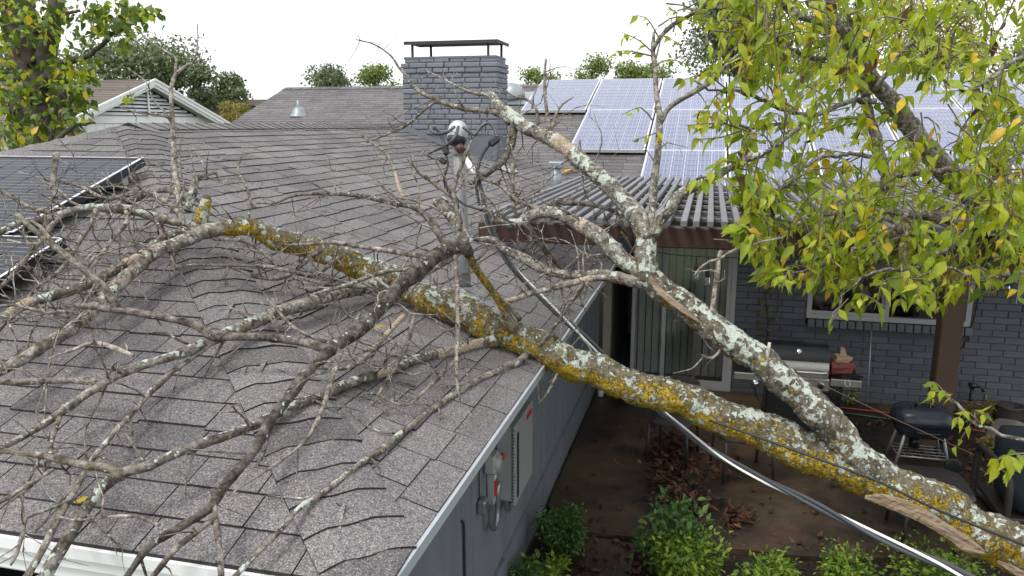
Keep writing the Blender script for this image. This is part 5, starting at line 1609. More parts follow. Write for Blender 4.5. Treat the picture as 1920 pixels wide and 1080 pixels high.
# broken limb low across the roof
branch('branch', [(930, 638, 3.42, 26), (905, 646, 3.38, 22), (850, 660, 3.2, 19), (780, 680, 3.0, 18), (700, 705, 2.72, 19), (640, 724, 2.58, 20), (585, 748, 2.44, 18), (540, 766, 2.34, 17), (470, 800, 2.2, 18), (400, 825, 2.1, 18), (330, 850, 2.03, 19), (275, 873, 1.98, 20), (228, 885, 1.96, 20), (192, 915, 1.92, 21), (160, 960, 1.87, 21), (130, 1005, 1.82, 22), (98, 1058, 1.77, 24), (80, 1095, 1.74, 24)],
       .72, .62, .35, wood=((.045, .20), (.355, .41)), twigs=18, tl=(.1, .3), tone_t=.95)
branch('branch', [(228, 886, 1.96, 16), (190, 877, 1.97, 16), (150, 870, 1.98, 16), (100, 858, 2.0, 14), (50, 850, 2.02, 12), (-20, 845, 2.04, 10)], .95, .45, .5, twigs=10, tl=(.1, .3))
branch('branch', [(985, 668, 3.36, 16), (965, 682, 3.3, 14), (930, 700, 3.15, 13), (880, 726, 2.95, 12), (800, 776, 2.62, 12), (740, 822, 2.38, 12), (680, 867, 2.2, 12), (610, 921, 2.04, 11), (560, 952, 1.95, 11), (520, 1000, 1.87, 11), (460, 1062, 1.78, 11), (430, 1092, 1.75, 11)], 1.1, .65, .3, twigs=14, tl=(.08, .25))
branch('branch', [(640, 658, 2.45, 11), (622, 708, 2.35, 10), (604, 767, 2.22, 9), (578, 819, 2.12, 7), (548, 849, 2.06, 6), (493, 886, 1.98, 5), (426, 930, 1.9, 3)], 1.1, .1, .08, twigs=8, tl=(.08, .25))
branch('branch', [(400, 918, 1.9, 11), (403, 958, 1.86, 12), (409, 1005, 1.81, 12), (415, 1088, 1.74, 12)], .85, .2, .1, twigs=4, tl=(.06, .18))
branch('branch', [(405, 965, 1.84, 9), (385, 985, 1.82, 10), (330, 1030, 1.78, 12), (280, 1090, 1.73, 12)], .95, .15, .1, twigs=8, tl=(.06, .2))
branch('branch', [(402, 640, 2.57, 9), (354, 677, 2.5, 9), (320, 700, 2.46, 9), (285, 731, 2.4, 10), (252, 771, 2.31, 10), (204, 823, 2.18, 10), (175, 860, 2.08, 11), (159, 884, 2.0, 12), (138, 925, 1.93, 13), (106, 978, 1.86, 14), (81, 1027, 1.8, 14), (45, 1090, 1.74, 14)], 1.1, .5, .15, twigs=16, tl=(.1, .28))
branch('branch', [(120, 760, 2.27, 9), (95, 830, 2.12, 10), (96, 855, 2.06, 9), (70, 900, 1.98, 7), (20, 940, 1.93, 4)], .95, .35, .2, twigs=12, tl=(.1, .25))
branch('branch', [(300, 985, 1.83, 6), (250, 968, 1.84, 6), (190, 970, 1.84, 5), (140, 976, 1.84, 4), (105, 966, 1.84, 2)], 1.4, .1, .05, twigs=5, tl=(.06, .16))
branch('branch', [(100, 880, 2.0, 7), (60, 905, 1.95, 8), (20, 930, 1.91, 8), (-20, 950, 1.88, 8)], 1.1, .4, .1, twigs=7, tl=(.08, .2))
branch('branch', [(130, 940, 1.9, 6), (90, 955, 1.88, 7), (50, 970, 1.86, 8), (42, 1000, 1.83, 8), (30, 1040, 1.8, 7), (20, 1060, 1.78, 4)], 1.0, .5, .1, twigs=7, tl=(.06, .18))
branch('branch', [(250, 668, 2.46, 8), (222, 655, 2.47, 9), (175, 642, 2.49, 8), (140, 655, 2.47, 6), (92, 672, 2.45, 3)], 1.5, .15, .05, twigs=4, tl=(.08, .2))
branch('branch', [(145, 598, 2.66, 10), (110, 590, 2.64, 8), (60, 580, 2.62, 7), (30, 572, 2.6, 6), (-20, 575, 2.58, 5)], 1.1, .4, .2, twigs=12, tl=(.1, .3))
branch('branch', [(600, 470, 3.45, 10), (560, 500, 3.3, 10), (530, 520, 3.2, 9), (480, 520, 3.15, 7), (430, 500, 3.15, 5), (360, 495, 3.12, 3)], .75, .15, .15, twigs=16, tl=(.1, .3))
branch('branch', [(520, 500, 3.18, 10), (490, 470, 3.22, 9), (460, 452, 3.25, 9), (420, 450, 3.25, 8), (400, 448, 3.25, 6)], .7, .2, .2, twigs=10, tl=(.1, .28))
branch('branch', [(640, 480, 3.4, 8), (590, 515, 3.2, 9), (550, 510, 3.1, 8), (500, 500, 3.1, 7), (450, 498, 3.08, 5), (350, 497, 3.05, 3)], .85, .15, .1, twigs=16, tl=(.1, .3))
branch('branch', [(690, 540, 3.2, 9), (650, 535, 3.15, 8), (600, 530, 3.1, 8), (560, 520, 3.08, 5)], .9, .3, .2, twigs=10, tl=(.1, .3))
branch('branch', [(675, 590, 2.8, 9), (640, 640, 2.6, 8), (560, 620, 2.6, 7), (500, 560, 2.7, 5)], 1.0, .2, .1, twigs=12, tl=(.1, .3))
branch('branch', [(760, 590, 3.1, 10), (720, 632, 2.95, 10), (690, 665, 2.8, 9), (650, 690, 2.66, 7), (590, 690, 2.6, 4)], 1.2, .1, .15, wood=((.0, .3),), twigs=12, tl=(.1, .3))
branch('branch', [(870, 670, 2.95, 7), (840, 690, 2.85, 8), (800, 730, 2.68, 7), (760, 760, 2.56, 6), (700, 738, 2.6, 5), (668, 745, 2.55, 3)], .9, .25, .15, twigs=12, tl=(.08, .25))
branch('branch', [(780, 580, 3.0, 8), (765, 640, 2.86, 8), (740, 690, 2.72, 7), (712, 735, 2.6, 5), (700, 760, 2.55, 2)], 1.1, .1, .05, twigs=10, tl=(.08, .25))
branch('branch', [(870, 470, 3.12, 9), (820, 500, 3.1, 12), (790, 520, 3.08, 8), (760, 560, 3.0, 6)], 1.15, .6, .2, twigs=10, tl=(.1, .3))
branch('branch', [(1010, 650, 3.38, 6), (1040, 610, 3.38, 7), (1060, 585, 3.36, 6)], .9, .3, .1, twigs=7, tl=(.08, .25))
branch('branch', [(1045, 700, 3.36, 6), (1030, 730, 3.36, 6), (1005, 765, 3.36, 3)], 1.4, .2, .1, twigs=3, tl=(.06, .15))
# cut ends
for q, rr, c in ((at(388, 371, 3.305), .015, M_TRUNK), (at(107, 290, 3.5), .012, M_WOODCUT)):
    b = MB(); b.lathe(q, [(0, -.006), (rr, -.005), (rr, .004), (0, .006)], 14, axis=tuple(-_f + np.array([.4, 0, .4]))); b.build('cut_end', c, ft)
branch('branch', [(104, 372, 3.3, 9), (99, 340, 3.4, 10), (103, 310, 3.46, 11), (107, 290, 3.5, 12)], .8, .2, .1, twigs=6, tl=(.1, .3))


# ------------------------------------------------------------------ leaves
def leaf_pts(L, Wd, fold, droop, curl, n=5):
    """pointed ovate leaf along +X, folded on its midrib"""
    vs, fs = [], []
    prof = [0.05, 0.62, 1.0, 0.78, 0.36, 0.02] if n == 5 else [0.1, 1.0, 0.7, 0.03]
    m = len(prof)
    for i, w in enumerate(prof):
        u = i / (m - 1)
        x = L * u; z = -droop * L * u * u
        hw = Wd / 2 * w
        vs += [(x, -hw, z + fold * hw + curl * hw * u), (x, 0, z), (x, hw, z + fold * hw - curl * hw * u)]
    for i in range(m - 1):
        a = i * 3
        fs += [(a, a + 3, a + 4, a + 1), (a + 1, a + 4, a + 5, a + 2)]
    return np.array(vs), fs


def basis(d, nrm):
    d = d / np.linalg.norm(d)
    y = np.cross(nrm, d); y /= np.linalg.norm(y) + 1e-9
    return np.stack([d, y, np.cross(d, y)], 1)


class Foliage:
    """leaves of one plant: the largest in the picture become parts, the rest one mesh"""

    def __init__(s, shapes, mats, seed):
        s.sh, s.mats, s.rng, s.items = shapes, mats, np.random.default_rng(seed), []

    def leaf(s, p, d, nrm, sc, mi):
        s.items.append((np.array(p), basis(np.array(d), np.array(nrm)), sc, mi, int(s.rng.integers(len(s.sh)))))

    def finish(s, root, keep, name='leaf', field='foliage'):
        px = [(-pix_size(p, sc * .08) if pix_size(p, .1) else 0) for p, B, sc, mi, k in s.items]
        order = np.argsort(px, kind='stable')
        meshes = {}
        for j in order[:keep]:
            p, B, sc, mi, k = s.items[j]
            v = int(s.rng.integers(4))
            if (k, mi, v) not in meshes:
                q = MB(); q.add(s.sh[k][0], s.sh[k][1], 0, True, (v * .25, 1, 1, 1)); meshes[(k, mi, v)] = q.mesh(name, [s.mats[mi]], (0, 0, 0))
            o = bpy.data.objects.new(name, meshes[(k, mi, v)])
            COL.objects.link(o); o.parent = root
            M = Matrix.Identity(4)
            for a in range(3):
                for c in range(3): M[a][c] = B[a, c] * sc
            M.translation = Vector(p - ROOT[root])
            o.matrix_local = M
        rest = MB()
        for j in order[keep:]:
            p, B, sc, mi, k = s.items[j]
            rest.add((s.sh[k][0] * sc) @ B.T + p, s.sh[k][1], mi, True, (float(s.rng.random()), 1, 1, 1))
        if rest.v: rest.build(field, s.mats, root, kind='stuff')


SHAPES = [leaf_pts(.084, .038, .30, .35, .25), leaf_pts(.072, .040, .15, .65, -.3), leaf_pts(.092, .036, .5, .25, .1), leaf_pts(.068, .038, .2, .9, .4), leaf_pts(.078, .042, .05, .15, -.4), leaf_pts(.060, .036, .7, .5, .2), leaf_pts(.088, .033, .35, -.25, -.5)]
lt = thing('leafy_tree', 'leafy green and yellowing tree hanging in front of the pergola', 'tree', tuple(at(1900, 420, 4.2)))
BOUGH = []


def bough(pts, name='limb', mat=None, root=None, store=True, step=.03):
    mat = mat or M_BARK
    P = smooth_path([np.append(at(x, y, d), w * d / F / 2) for x, y, d, w in pts], step)
    mb = MB()
    n = len(P)
    P[1:-1, :3] += np.random.default_rng(int(pts[0][0])).normal(0, .004, (n - 2, 3))
    mb.tube(P[:, :3], P[:, 3], int(np.clip(P[:, 3].mean() * 700, 6, 26)), 0, True, .05, (1.0, .45, .2, 1.0) if mat is M_BARK else (1, 1, 1, 1))
    if store: BOUGH.extend([q for q in P])
    return mb.build(name, mat, root)


bough([(2130, 1310, 4.5, 84), (2090, 1000, 4.5, 76), (2030, 700, 4.5, 70), (1960, 480, 4.5, 60), (1900, 440, 4.45, 52), (1840, 380, 4.4, 48), (1780, 325, 4.35, 42), (1730, 270, 4.3, 38), (1690, 215, 4.25, 34), (1650, 165, 4.2, 28), (1610, 110, 4.1, 24), (1570, 50, 4.0, 20), (1550, -30, 3.9, 18)], 'trunk', M_BARK, lt)
for q in ([(1690, 440, 4.0, 14), (1668, 380, 4.05, 18), (1660, 330, 4.05, 20), (1645, 270, 4.05, 20), (1630, 215, 4.05, 18), (1618, 160, 4.0, 15), (1600, 90, 3.9, 12), (1590, 30, 3.8, 9)],
          [(1980, 450, 3.9, 26), (1900, 435, 3.9, 24), (1820, 420, 3.9, 22), (1740, 405, 3.85, 17), (1650, 395, 3.8, 12), (1560, 400, 3.7, 8), (1480, 430, 3.6, 5)],
          [(1660, 335, 4.05, 10), (1720, 325, 4.1, 10), (1800, 318, 4.1, 12), (1860, 310, 4.1, 13), (1890, 260, 4.1, 10), (1930, 210, 4.1, 8)],
          [(1640, 190, 4.0, 12), (1590, 190, 3.9, 10), (1530, 215, 3.8, 9), (1470, 205, 3.7, 8), (1400, 175, 3.5, 7), (1350, 170, 3.4, 5), (1300, 150, 3.3, 3)],
          [(1600, 95, 3.9, 10), (1560, 110, 3.8, 9), (1500, 100, 3.7, 8), (1440, 60, 3.6, 7), (1400, 30, 3.5, 6), (1330, 15, 3.4, 4), (1270, 20, 3.35, 3)],
          [(1440, -20, 3.9, 14), (1480, 20, 4.0, 15), (1530, 40, 4.0, 14), (1590, 60, 4.0, 12)],
          [(1660, 300, 4.0, 9), (1600, 290, 3.8, 8), (1530, 300, 3.6, 7), (1470, 350, 3.4, 6), (1410, 400, 3.3, 4), (1370, 430, 3.25, 3)],
          [(1700, 400, 3.8, 9), (1660, 440, 3.6, 8), (1600, 470, 3.4, 7), (1530, 500, 3.3, 6), (1460, 520, 3.25, 3)],
          [(1830, 420, 3.8, 9), (1780, 460, 3.6, 8), (1720, 500, 3.4, 7), (1640, 510, 3.3, 5), (1590, 545, 3.25, 3), (1560, 600, 3.2, 2)],
          [(1960, 500, 3.6, 9), (1890, 515, 3.5, 8), (1830, 520, 3.4, 6), (1770, 500, 3.35, 4), (1700, 530, 3.3, 3)],
          [(1930, 100, 4.0, 9), (1880, 130, 3.9, 8), (1820, 170, 3.8, 7), (1770, 150, 3.7, 5), (1730, 120, 3.65, 3)],
          [(1960, 260, 3.8, 9), (1900, 300, 3.7, 8), (1850, 350, 3.6, 6), (1800, 380, 3.5, 4)],
          [(1640, 170, 4.1, 10), (1690, 100, 4.0, 9), (1740, 60, 3.9, 7), (1800, 20, 3.8, 5), (1830, -20, 3.8, 4)],
          [(1480, 230, 3.6, 7), (1430, 240, 3.4, 6), (1370, 235, 3.3, 5), (1310, 240, 3.2, 3)],
          [(1390, 305, 3.13, 8), (1350, 330, 3.14, 5), (1300, 340, 3.14, 3)],
          [(1700, 420, 3.4, 8), (1690, 520, 3.3, 3)],
          [(1940, 700, 2.9, 10), (1860, 674, 2.95, 9), (1800, 650, 3.0, 8), (1760, 620, 3.05, 6), (1745, 600, 3.05, 3)]):
    if q[0] == (1940, 700, 2.9, 10): q = [(1950, 830, 2.9, 8), (1880, 812, 2.95, 7), (1820, 788, 3.0, 7), (1790, 757, 3.05, 6), (1765, 740, 3.08, 4), (1750, 735, 3.08, 2)]
    bough(q, 'branch', M_BARK, lt)
BG = np.array(BOUGH)
fol = Foliage(SHAPES, [M_LEAF, M_LEAFY, M_LEAFB], 5)
lr = fol.rng
stems = MB()


def spray(tip, base, nl, sc=1.0, ymix=.07, bmix=.03, droop=.36):
    """a twig from base to tip carrying alternate drooping leaves"""
    mid = (tip + base) / 2 + np.array([0, 0, .04]) + lr.normal(0, .02, 3)
    P = smooth_path([base, mid, tip], .03)
    stems.tube(P, np.linspace(.004, .0012, len(P)), 4, 0, False)
    for k in range(nl):
        u = 1 - (k / max(1, nl)) * .75
        i = min(len(P) - 2, int(u * (len(P) - 1)))
        p = P[i]; t = P[i + 1] - P[i]; t /= np.linalg.norm(t)
        side = np.cross(t, [0, 0, 1.0]); side /= np.linalg.norm(side) + 1e-9
        d = t * lr.uniform(.2, .8) + side * (1 if k % 2 else -1) * lr.uniform(.5, 1.1) + np.array([0, 0, -droop * lr.uniform(.2, 1.6)])
        nrm = np.array([0, 0, 1.0]) + lr.normal(0, .45, 3) - .35 * _f
        x = lr.random()
        mi = 1 if x < ymix else (2 if x < ymix + bmix else 0)
        fol.leaf(p, d, nrm, sc * min(1.15, lr.lognormal(-.34, .28)), mi)


POLY = [(1290, 110), (1340, 30), (1420, -40), (1960, -40), (1960, 560), (1900, 560), (1850, 540), (1790, 580), (1740, 590), (1700, 590), (1660, 560), (1620, 580), (1560, 585), (1510, 560), (1440, 545), (1400, 520), (1370, 440), (1400, 400),
        (1340, 350), (1290, 340), (1400, 300), (1330, 250), (1290, 240), (1400, 190), (1320, 170)]


def inside(x, y, poly):
    c = False
    j = len(poly) - 1
    for i in range(len(poly)):
        if (poly[i][1] > y) != (poly[j][1] > y) and x < (poly[j][0] - poly[i][0]) * (y - poly[i][1]) / (poly[j][1] - poly[i][1]) + poly[i][0]: c = not c
        j = i
    return c


def dens(x, y):
    d = 1.0
    if 1650 < x < 1810 and 150 < y < 310: d = .22                 # gap before the panels
    if 1400 < x < 1650 and 170 < y < 350: d = .45
    if 1760 < x < 1900 and 0 < y < 110: d = .35
    if 1640 < x < 1800 and 330 < y < 420: d = .55
    if 430 < y and x > 1400: d = 1.15
    if x < 1400: d = .9
    return d


cnt = 0
while cnt < 1020:
    x, y = lr.uniform(1280, 1960), lr.uniform(-40, 600)
    if not inside(x, y, POLY) or lr.random() > dens(x, y) / 1.2 or (x < 1400 and lr.random() < .45): continue
    d = lr.uniform(3.0, 5.2) if x > 1450 else lr.uniform(3.0, 3.7)
    tip = at(x, y, d)
    dist = np.linalg.norm(BG[:, :3] - tip, axis=1)
    j = int(np.argmin(dist))
    base = BG[j, :3]
    if dist[j] > .45: base = tip + (base - tip) * .45 / dist[j] * 1.0
    if dist[j] < .12: base = tip + lr.normal(0, .12, 3)
    if base[2] < tip[2] - .04: base = tip + lr.normal(0, .08, 3) + np.array([0, 0, .16])
    spray(tip, base, int(lr.integers(5, 9)))
    cnt += 1
# the separate sprays named by their place
for (tx, ty, td), (bx, by, bd), nl, sc in (((1165, 60, 3.4), (1225, 100, 3.46), 8, 1.0), ((1150, 98, 3.4), (1222, 105, 3.46), 8, 1.0), ((1250, 18, 3.35), (1262, 60, 3.4), 5, .9), ((1180, 30, 3.4), (1235, 70, 3.44), 5, .9),
                                           ((1165, 215, 3.3), (1225, 228, 3.39), 4, .7), ((1185, 265, 3.3), (1230, 255, 3.38), 5, .7), ((1240, 280, 3.3), (1232, 270, 3.38), 2, .7), ((1275, 85, 3.35), (1230, 110, 3.45), 4, .8),
                                           ((1285, 235, 3.1), (1400, 245, 3.2), 10, 1.1), ((1300, 262, 3.1), (1390, 245, 3.2), 7, 1.0), ((1270, 155, 3.2), (1360, 165, 3.3), 6, 1.0), ((1310, 350, 3.1), (1395, 312, 3.12), 8, 1.1),
                                           ((1280, 362, 3.15), (1320, 345, 3.16), 4, .9), ((1345, 430, 3.15), (1420, 455, 3.1), 9, .8), ((1360, 425, 3.15), (1420, 450, 3.1), 6, .7),
                                           ((1552, 618, 3.2), (1590, 560, 3.25), 3, 1.2), ((1735, 740, 3.02), (1790, 757, 3.05), 8, .9), ((1745, 765, 3.02), (1785, 755, 3.05), 6, .9), ((1790, 800, 2.95), (1840, 795, 2.98), 4, .9), ((1860, 790, 2.95), (1830, 790, 2.98), 4, .9),
                                           ((1850, 875, 2.9), (1925, 850, 2.9), 11, 1.2), ((1880, 900, 2.9), (1930, 855, 2.9), 7, 1.1), ((1785, 850, 3.1), (1830, 800, 3.0), 3, .7), ((1905, 570, 3.1), (1935, 520, 3.3), 5, 1.2), ((1640, 580, 3.2), (1690, 520, 3.3), 5, 1.2)):
    spray(at(tx, ty, td), at(bx, by, bd), nl, sc, .04, .0)
fol.finish(lt, 300)
stems.build('twig_stems', M_LIVE, lt, kind='stuff')

# tree at the left, behind the hip
yt = thing('yard_tree', 'dark trunked tree with yellow flecked leaves at the left edge', 'tree', tuple(ground(50, 420)))
_b = BOUGH; BOUGH = []
bough([(70, 420, 8.2, 110), (70, 300, 8.2, 90), (66, 200, 8.2, 84), (58, 120, 8.2, 72), (40, 50, 8.2, 60), (25, -40, 8.2, 55)], 'trunk', M_TRUNK, yt)
for q in ([(70, 180, 8.1, 46), (85, 110, 8.1, 36), (100, 40, 8.0, 30), (110, -40, 8.0, 26)], [(80, 160, 8.0, 26), (110, 125, 7.9, 18), (140, 112, 7.8, 12), (165, 105, 7.7, 9), (190, 85, 7.6, 8), (215, 62, 7.5, 7), (250, 45, 7.4, 4)],
          [(90, 135, 7.9, 14), (110, 170, 7.7, 11), (120, 210, 7.6, 9), (140, 260, 7.5, 6)], [(95, 140, 7.9, 9), (105, 200, 7.8, 9), (95, 270, 7.7, 6)], [(110, 165, 7.7, 7), (130, 200, 7.6, 6), (150, 250, 7.5, 4)], [(92, 278, 7.4, 10), (115, 255, 7.4, 9), (145, 234, 7.4, 7), (178, 230, 7.4, 4)],
          [(60, 120, 8, 20), (20, 60, 7.9, 14), (-20, 20, 7.9, 10)], [(66, 60, 7.9, 12), (100, 30, 7.7, 8), (150, 20, 7.6, 5)], [(95, 150, 7.8, 7), (98, 190, 7.7, 6), (85, 240, 7.7, 5)]):
    bough(q, 'branch', M_TRUNK, yt)
BG = np.array(BOUGH)
fol = Foliage([(v * 1.25, f) for v, f in [leaf_pts(.075, .05, .2, .4, .2, 3), leaf_pts(.07, .055, .1, .5, -.2, 3), leaf_pts(.08, .05, .3, .2, .1, 3)]], [M_LEAFD, M_LEAFY, M_LEAFB, M_LEAF], 9)
lr = fol.rng
stems = MB()
P2 = [(-30, -30), (160, -30), (165, 40), (130, 70), (115, 100), (165, 118), (180, 170), (165, 200), (130, 240), (110, 280), (60, 290), (-30, 300)]
cnt = 0
while cnt < 310:
    x, y = lr.uniform(-30, 190), lr.uniform(-30, 300)
    if not inside(x, y, P2) or (y < 85 and x > 75 and lr.random() < .55): continue
    tip = at(x, y, lr.uniform(7.2, 8.3))
    dist = np.linalg.norm(BG[:, :3] - tip, axis=1); j = int(np.argmin(dist)); base = BG[j, :3]
    if dist[j] > .5: base = tip + (base - tip) * .5 / dist[j]
    if 28 < x < 82 and y > 80 and lr.random() < .88: continue
    for k in range(int(lr.integers(3, 7))):
        u = lr.random()
        p = tip + (base - tip) * u * .6 + lr.normal(0, .09, 3)
        xx = lr.random()
        fol.leaf(p, lr.normal(0, 1, 3) + (0, 0, -.7), np.array([0, 0, 1.]) + lr.normal(0, .6, 3) - .3 * _f, lr.uniform(.6, 1.1), 1 if xx < .08 else (3 if xx < .4 else 0))
    cnt += 1
for (cx_, cy_, sx_, sy_, n_) in ((215, 45, 45, 20, 130), (255, 20, 40, 18, 110), (185, 25, 25, 18, 80), (225, 85, 16, 8, 26), (160, 165, 14, 30, 50), (245, 182, 12, 5, 6), (240, 232, 14, 5, 7), (160, 245, 8, 5, 5), (290, 25, 12, 5, 5)):
    for k in range(n_):
        p = at(cx_ + lr.normal(0, sx_ * .55), cy_ + lr.normal(0, sy_ * .6), 7.5 + lr.normal(0, .25))
        fol.leaf(p, lr.normal(0, 1, 3) + (0, 0, -.7), np.array([0, 0, 1.]) + lr.normal(0, .6, 3) - .3 * _f, lr.uniform(.6, 1.1), 1 if lr.random() < .07 else (3 if lr.random() < .3 else 0))
fol.finish(yt, 300)


# ------------------------------------------------------------------ trees farther off
def far_tree(x, ytop, ybot, wpx, d, label, mi, seed, n=2600, k_=2.4, trunk=True, lobes=9, cat='tree', leaf=.30, name='tree', group='trees beyond the roofs'):
    g = np.random.default_rng(seed)
    base = at(x, ybot, d); base[2] = 0
    t = thing(name, label, cat, tuple(base), group)
    mpp = d / F
    topz = at(x, ytop, d)[2]; botz = at(x, ybot, d)[2]
    Hc = topz - botz; Wc = wpx * mpp
    ctr = at(x, (ytop + ybot) / 2, d)
    L = []
    for k in range(lobes):
        a = g.uniform(0, 2 * math.pi); rr = math.sqrt(g.random()) * .62
        zz = g.uniform(-.36, .34)
        rr *= 1 - .9 * max(0, zz)
        L.append((ctr + np.array([math.cos(a) * rr * Wc / 2, math.sin(a) * rr * Wc / 2, zz * Hc]), g.uniform(.22, .36) * min(Wc, Hc * 1.6)))
    if trunk:
        b = MB(); b.tube([base, base + (0, 0, botz * .6), ctr - (0, 0, Hc * .25)], [.022 * Hc + .16, .018 * Hc + .13, .06], 8); b.build('trunk', M_TRUNK, t)
        b = MB()
        for c, r in L:
            b.tube(smooth_path([ctr - (0, 0, Hc * .45), (ctr + c) / 2 - (0, 0, Hc * .05), c], .5), .05, 5, cap=False)
        b.build('limbs', M_TRUNK, t)
    b = MB()
    leaf *= .62
    for k in range(int(n * k_)):
        c, r = L[int(g.integers(lobes))]
        v = g.normal(0, 1, 3); v /= np.linalg.norm(v)
        q = c + v * r * (g.random() ** .45) * (1.28 if g.random() < .12 else 1) * np.array([1, 1, .75])
        s = leaf * g.uniform(.5, 1.2)
        nr = v * .6 + g.normal(0, .7, 3); nr /= np.linalg.norm(nr)
        a = np.cross(nr, g.normal(0, 1, 3)); a /= np.linalg.norm(a); c2 = np.cross(nr, a)
        b.add([q - a * s * .5, q + c2 * s * .33, q + a * s * .5, q - c2 * s * .33], [(0, 1, 2, 3)], 0, False, (float(g.random()), 1, 1, 1))
    b.build('crown', M_FAR[mi], t)
    return t


far_tree(268, 62, 190, 250, 46, 'wide dark oak rising behind the white gable', 0, 1, 3600, lobes=13, leaf=.42)
far_tree(372, 100, 190, 70, 45, 'dark side crown at the right of the wide oak', 0, 31, 900, lobes=5, leaf=.40)
far_tree(428, 138, 205, 95, 48, 'small round oak between the gable and the far roof', 0, 2, 1300, lobes=6, leaf=.38)
far_tree(612, 122, 178, 95, 55, 'dark green treetop above the far roof left of the chimney', 0, 3, 1400, lobes=7, leaf=.38)
far_tree(706, 126, 180, 85, 55, 'pale green treetop just left of the chimney', 1, 4, 900, lobes=7, leaf=.36)
far_tree(1010, 128, 175, 90, 60, 'low pale tree right of the chimney', 1, 5, 700, lobes=6, leaf=.36)
far_tree(1105, 96, 175, 90, 58, 'thin pale tree with gaps above the first solar panels', 1, 6, 800, lobes=8, leaf=.38)
far_tree(1200, 112, 175, 130, 56, 'bushy light green tree behind the solar panels', 1, 7, 1700, lobes=8, leaf=.38)
far_tree(1385, -60, 165, 230, 44, 'tall dark oak behind the solar panels and leafy boughs', 0, 8, 4600, lobes=14, leaf=.40)
far_tree(1560, 20, 165, 200, 48, 'broad green tree behind the leafy boughs', 0, 9, 2600, lobes=10, leaf=.40)
far_tree(1760, -20, 165, 230, 42, 'yellowish feathery tree behind the right solar panels', 2, 10, 5200, lobes=14, leaf=.26)
far_tree(1930, 60, 165, 160, 40, 'green tree at the far right behind the roof', 1, 11, 1800, lobes=8, leaf=.36)
far_tree(460, 195, 232, 150, 36, 'low brownish yellow hedge beside the white gable', 2, 12, 1500, trunk=False, lobes=10, cat='hedge', leaf=.2, name='hedge', group=None)
far_tree(20, 60, 330, 230, 30, 'dense dark tree behind the yard tree at the left edge', 0, 13, 3600, lobes=12, leaf=.34)
far_tree(120, 170, 330, 80, 17, 'bright shrub foliage at the corner of the white gable', 1, 14, 350, trunk=False, lobes=6, cat='shrub', leaf=.16, name='shrub', group=None)

# ------------------------------------------------------------------ neighbour house
NX, NY0, NY1, NYP, NZE, NZP = -15.95, 15.9, 23.9, 19.9, 3.07, 4.47
nh = thing('neighbour_house', 'white boarded house with louvred gable and brown roof behind the yard', 'house', (-20, 20, 0))
OV = 0.38
b = MB()
b.add([(NX + OV, NY0, NZE), (NX + OV, NYP, NZP), (NX - 16, NYP, NZP), (NX - 16, NY0, NZE), (NX + OV, NY1, NZE), (NX - 16, NY1, NZE)], [(0, 1, 2, 3), (1, 4, 5, 2)])
nroof = b.build('roof', M_NROOF, nh)
b = MB()
for k in range(26):
    u = k / 26
    y0, z0 = NY0 + u * 4, NZE + u * 1.4
    y1, z1 = NY0 + (u + 1 / 26) * 4, NZE + (u + 1 / 26) * 1.4
    tn_ = float(RNG.uniform(.82, 1.12))
    x = NX + OV
    while x > NX - 14:
        w = RNG.uniform(.5, 1.1); tn_ = float(RNG.uniform(.8, 1.15))
        b.add([(x, y0, z0 + .045), (x, y1, z1 + .012), (x - w, y1, z1 + .012), (x - w, y0, z0 + .045), (x, y0, z0 + .005), (x - w, y0, z0 + .005)], [(0, 1, 2, 3), (4, 0, 3, 5)], 0, False, (tn_, tn_, tn_, 1))
        x -= w
b.build('shingle_field', M_NROOF, nroof, kind='stuff')
b = MB()
b.add([(NX, NY0 + .6, 0), (NX, NY1 - .6, 0), (NX, NY1 - .6, NZE + .2), (NX, NYP, NZP - .05), (NX, NY0 + .6, NZE + .2)], [(0, 1, 2, 3, 4)])
b.add([(NX, NY0 + .6, 0), (NX - 16, NY0 + .6, 0), (NX - 16, NY0 + .6, NZE + .2), (NX, NY0 + .6, NZE + .2)], [(0, 1, 2, 3)])
nwall = b.build('wall', M_WHITE, nh)
for y0, z0 in ((NY0, NZE), (NY1, NZE)):
    b = MB()
    sg_ = 1 if y0 < NYP else -1
    a = np.array([NX + OV + .02, y0, z0]); c = np.array([NX + OV + .02, NYP, NZP])
    for dz0, dz1, dx in ((-.03, .03, .05), (-.14, -.0301, .02), (-.21, -.1401, -.02)):
        b.add([a + (dx, 0, dz0), c + (dx, 0, dz0), c + (dx, 0, dz1), a + (dx, 0, dz1), a + (dx - .06, 0, dz0), c + (dx - .06, 0, dz0), c + (dx - .06, 0, dz1), a + (dx - .06, 0, dz1)],
              [(0, 1, 2, 3), (7, 6, 5, 4), (0, 4, 5, 1), (3, 2, 6, 7), (0, 3, 7, 4), (1, 5, 6, 2)])
    b.build('rake_board', M_WHITE, nh)
    b = MB(); b.add([(NX + OV, y0, z0 - .06), (NX + OV, NYP, NZP - .06), (NX, NYP, NZP - .06), (NX, y0, z0 - .06)], [(0, 1, 2, 3)]); b.build('soffit', M_OFFW, nh)
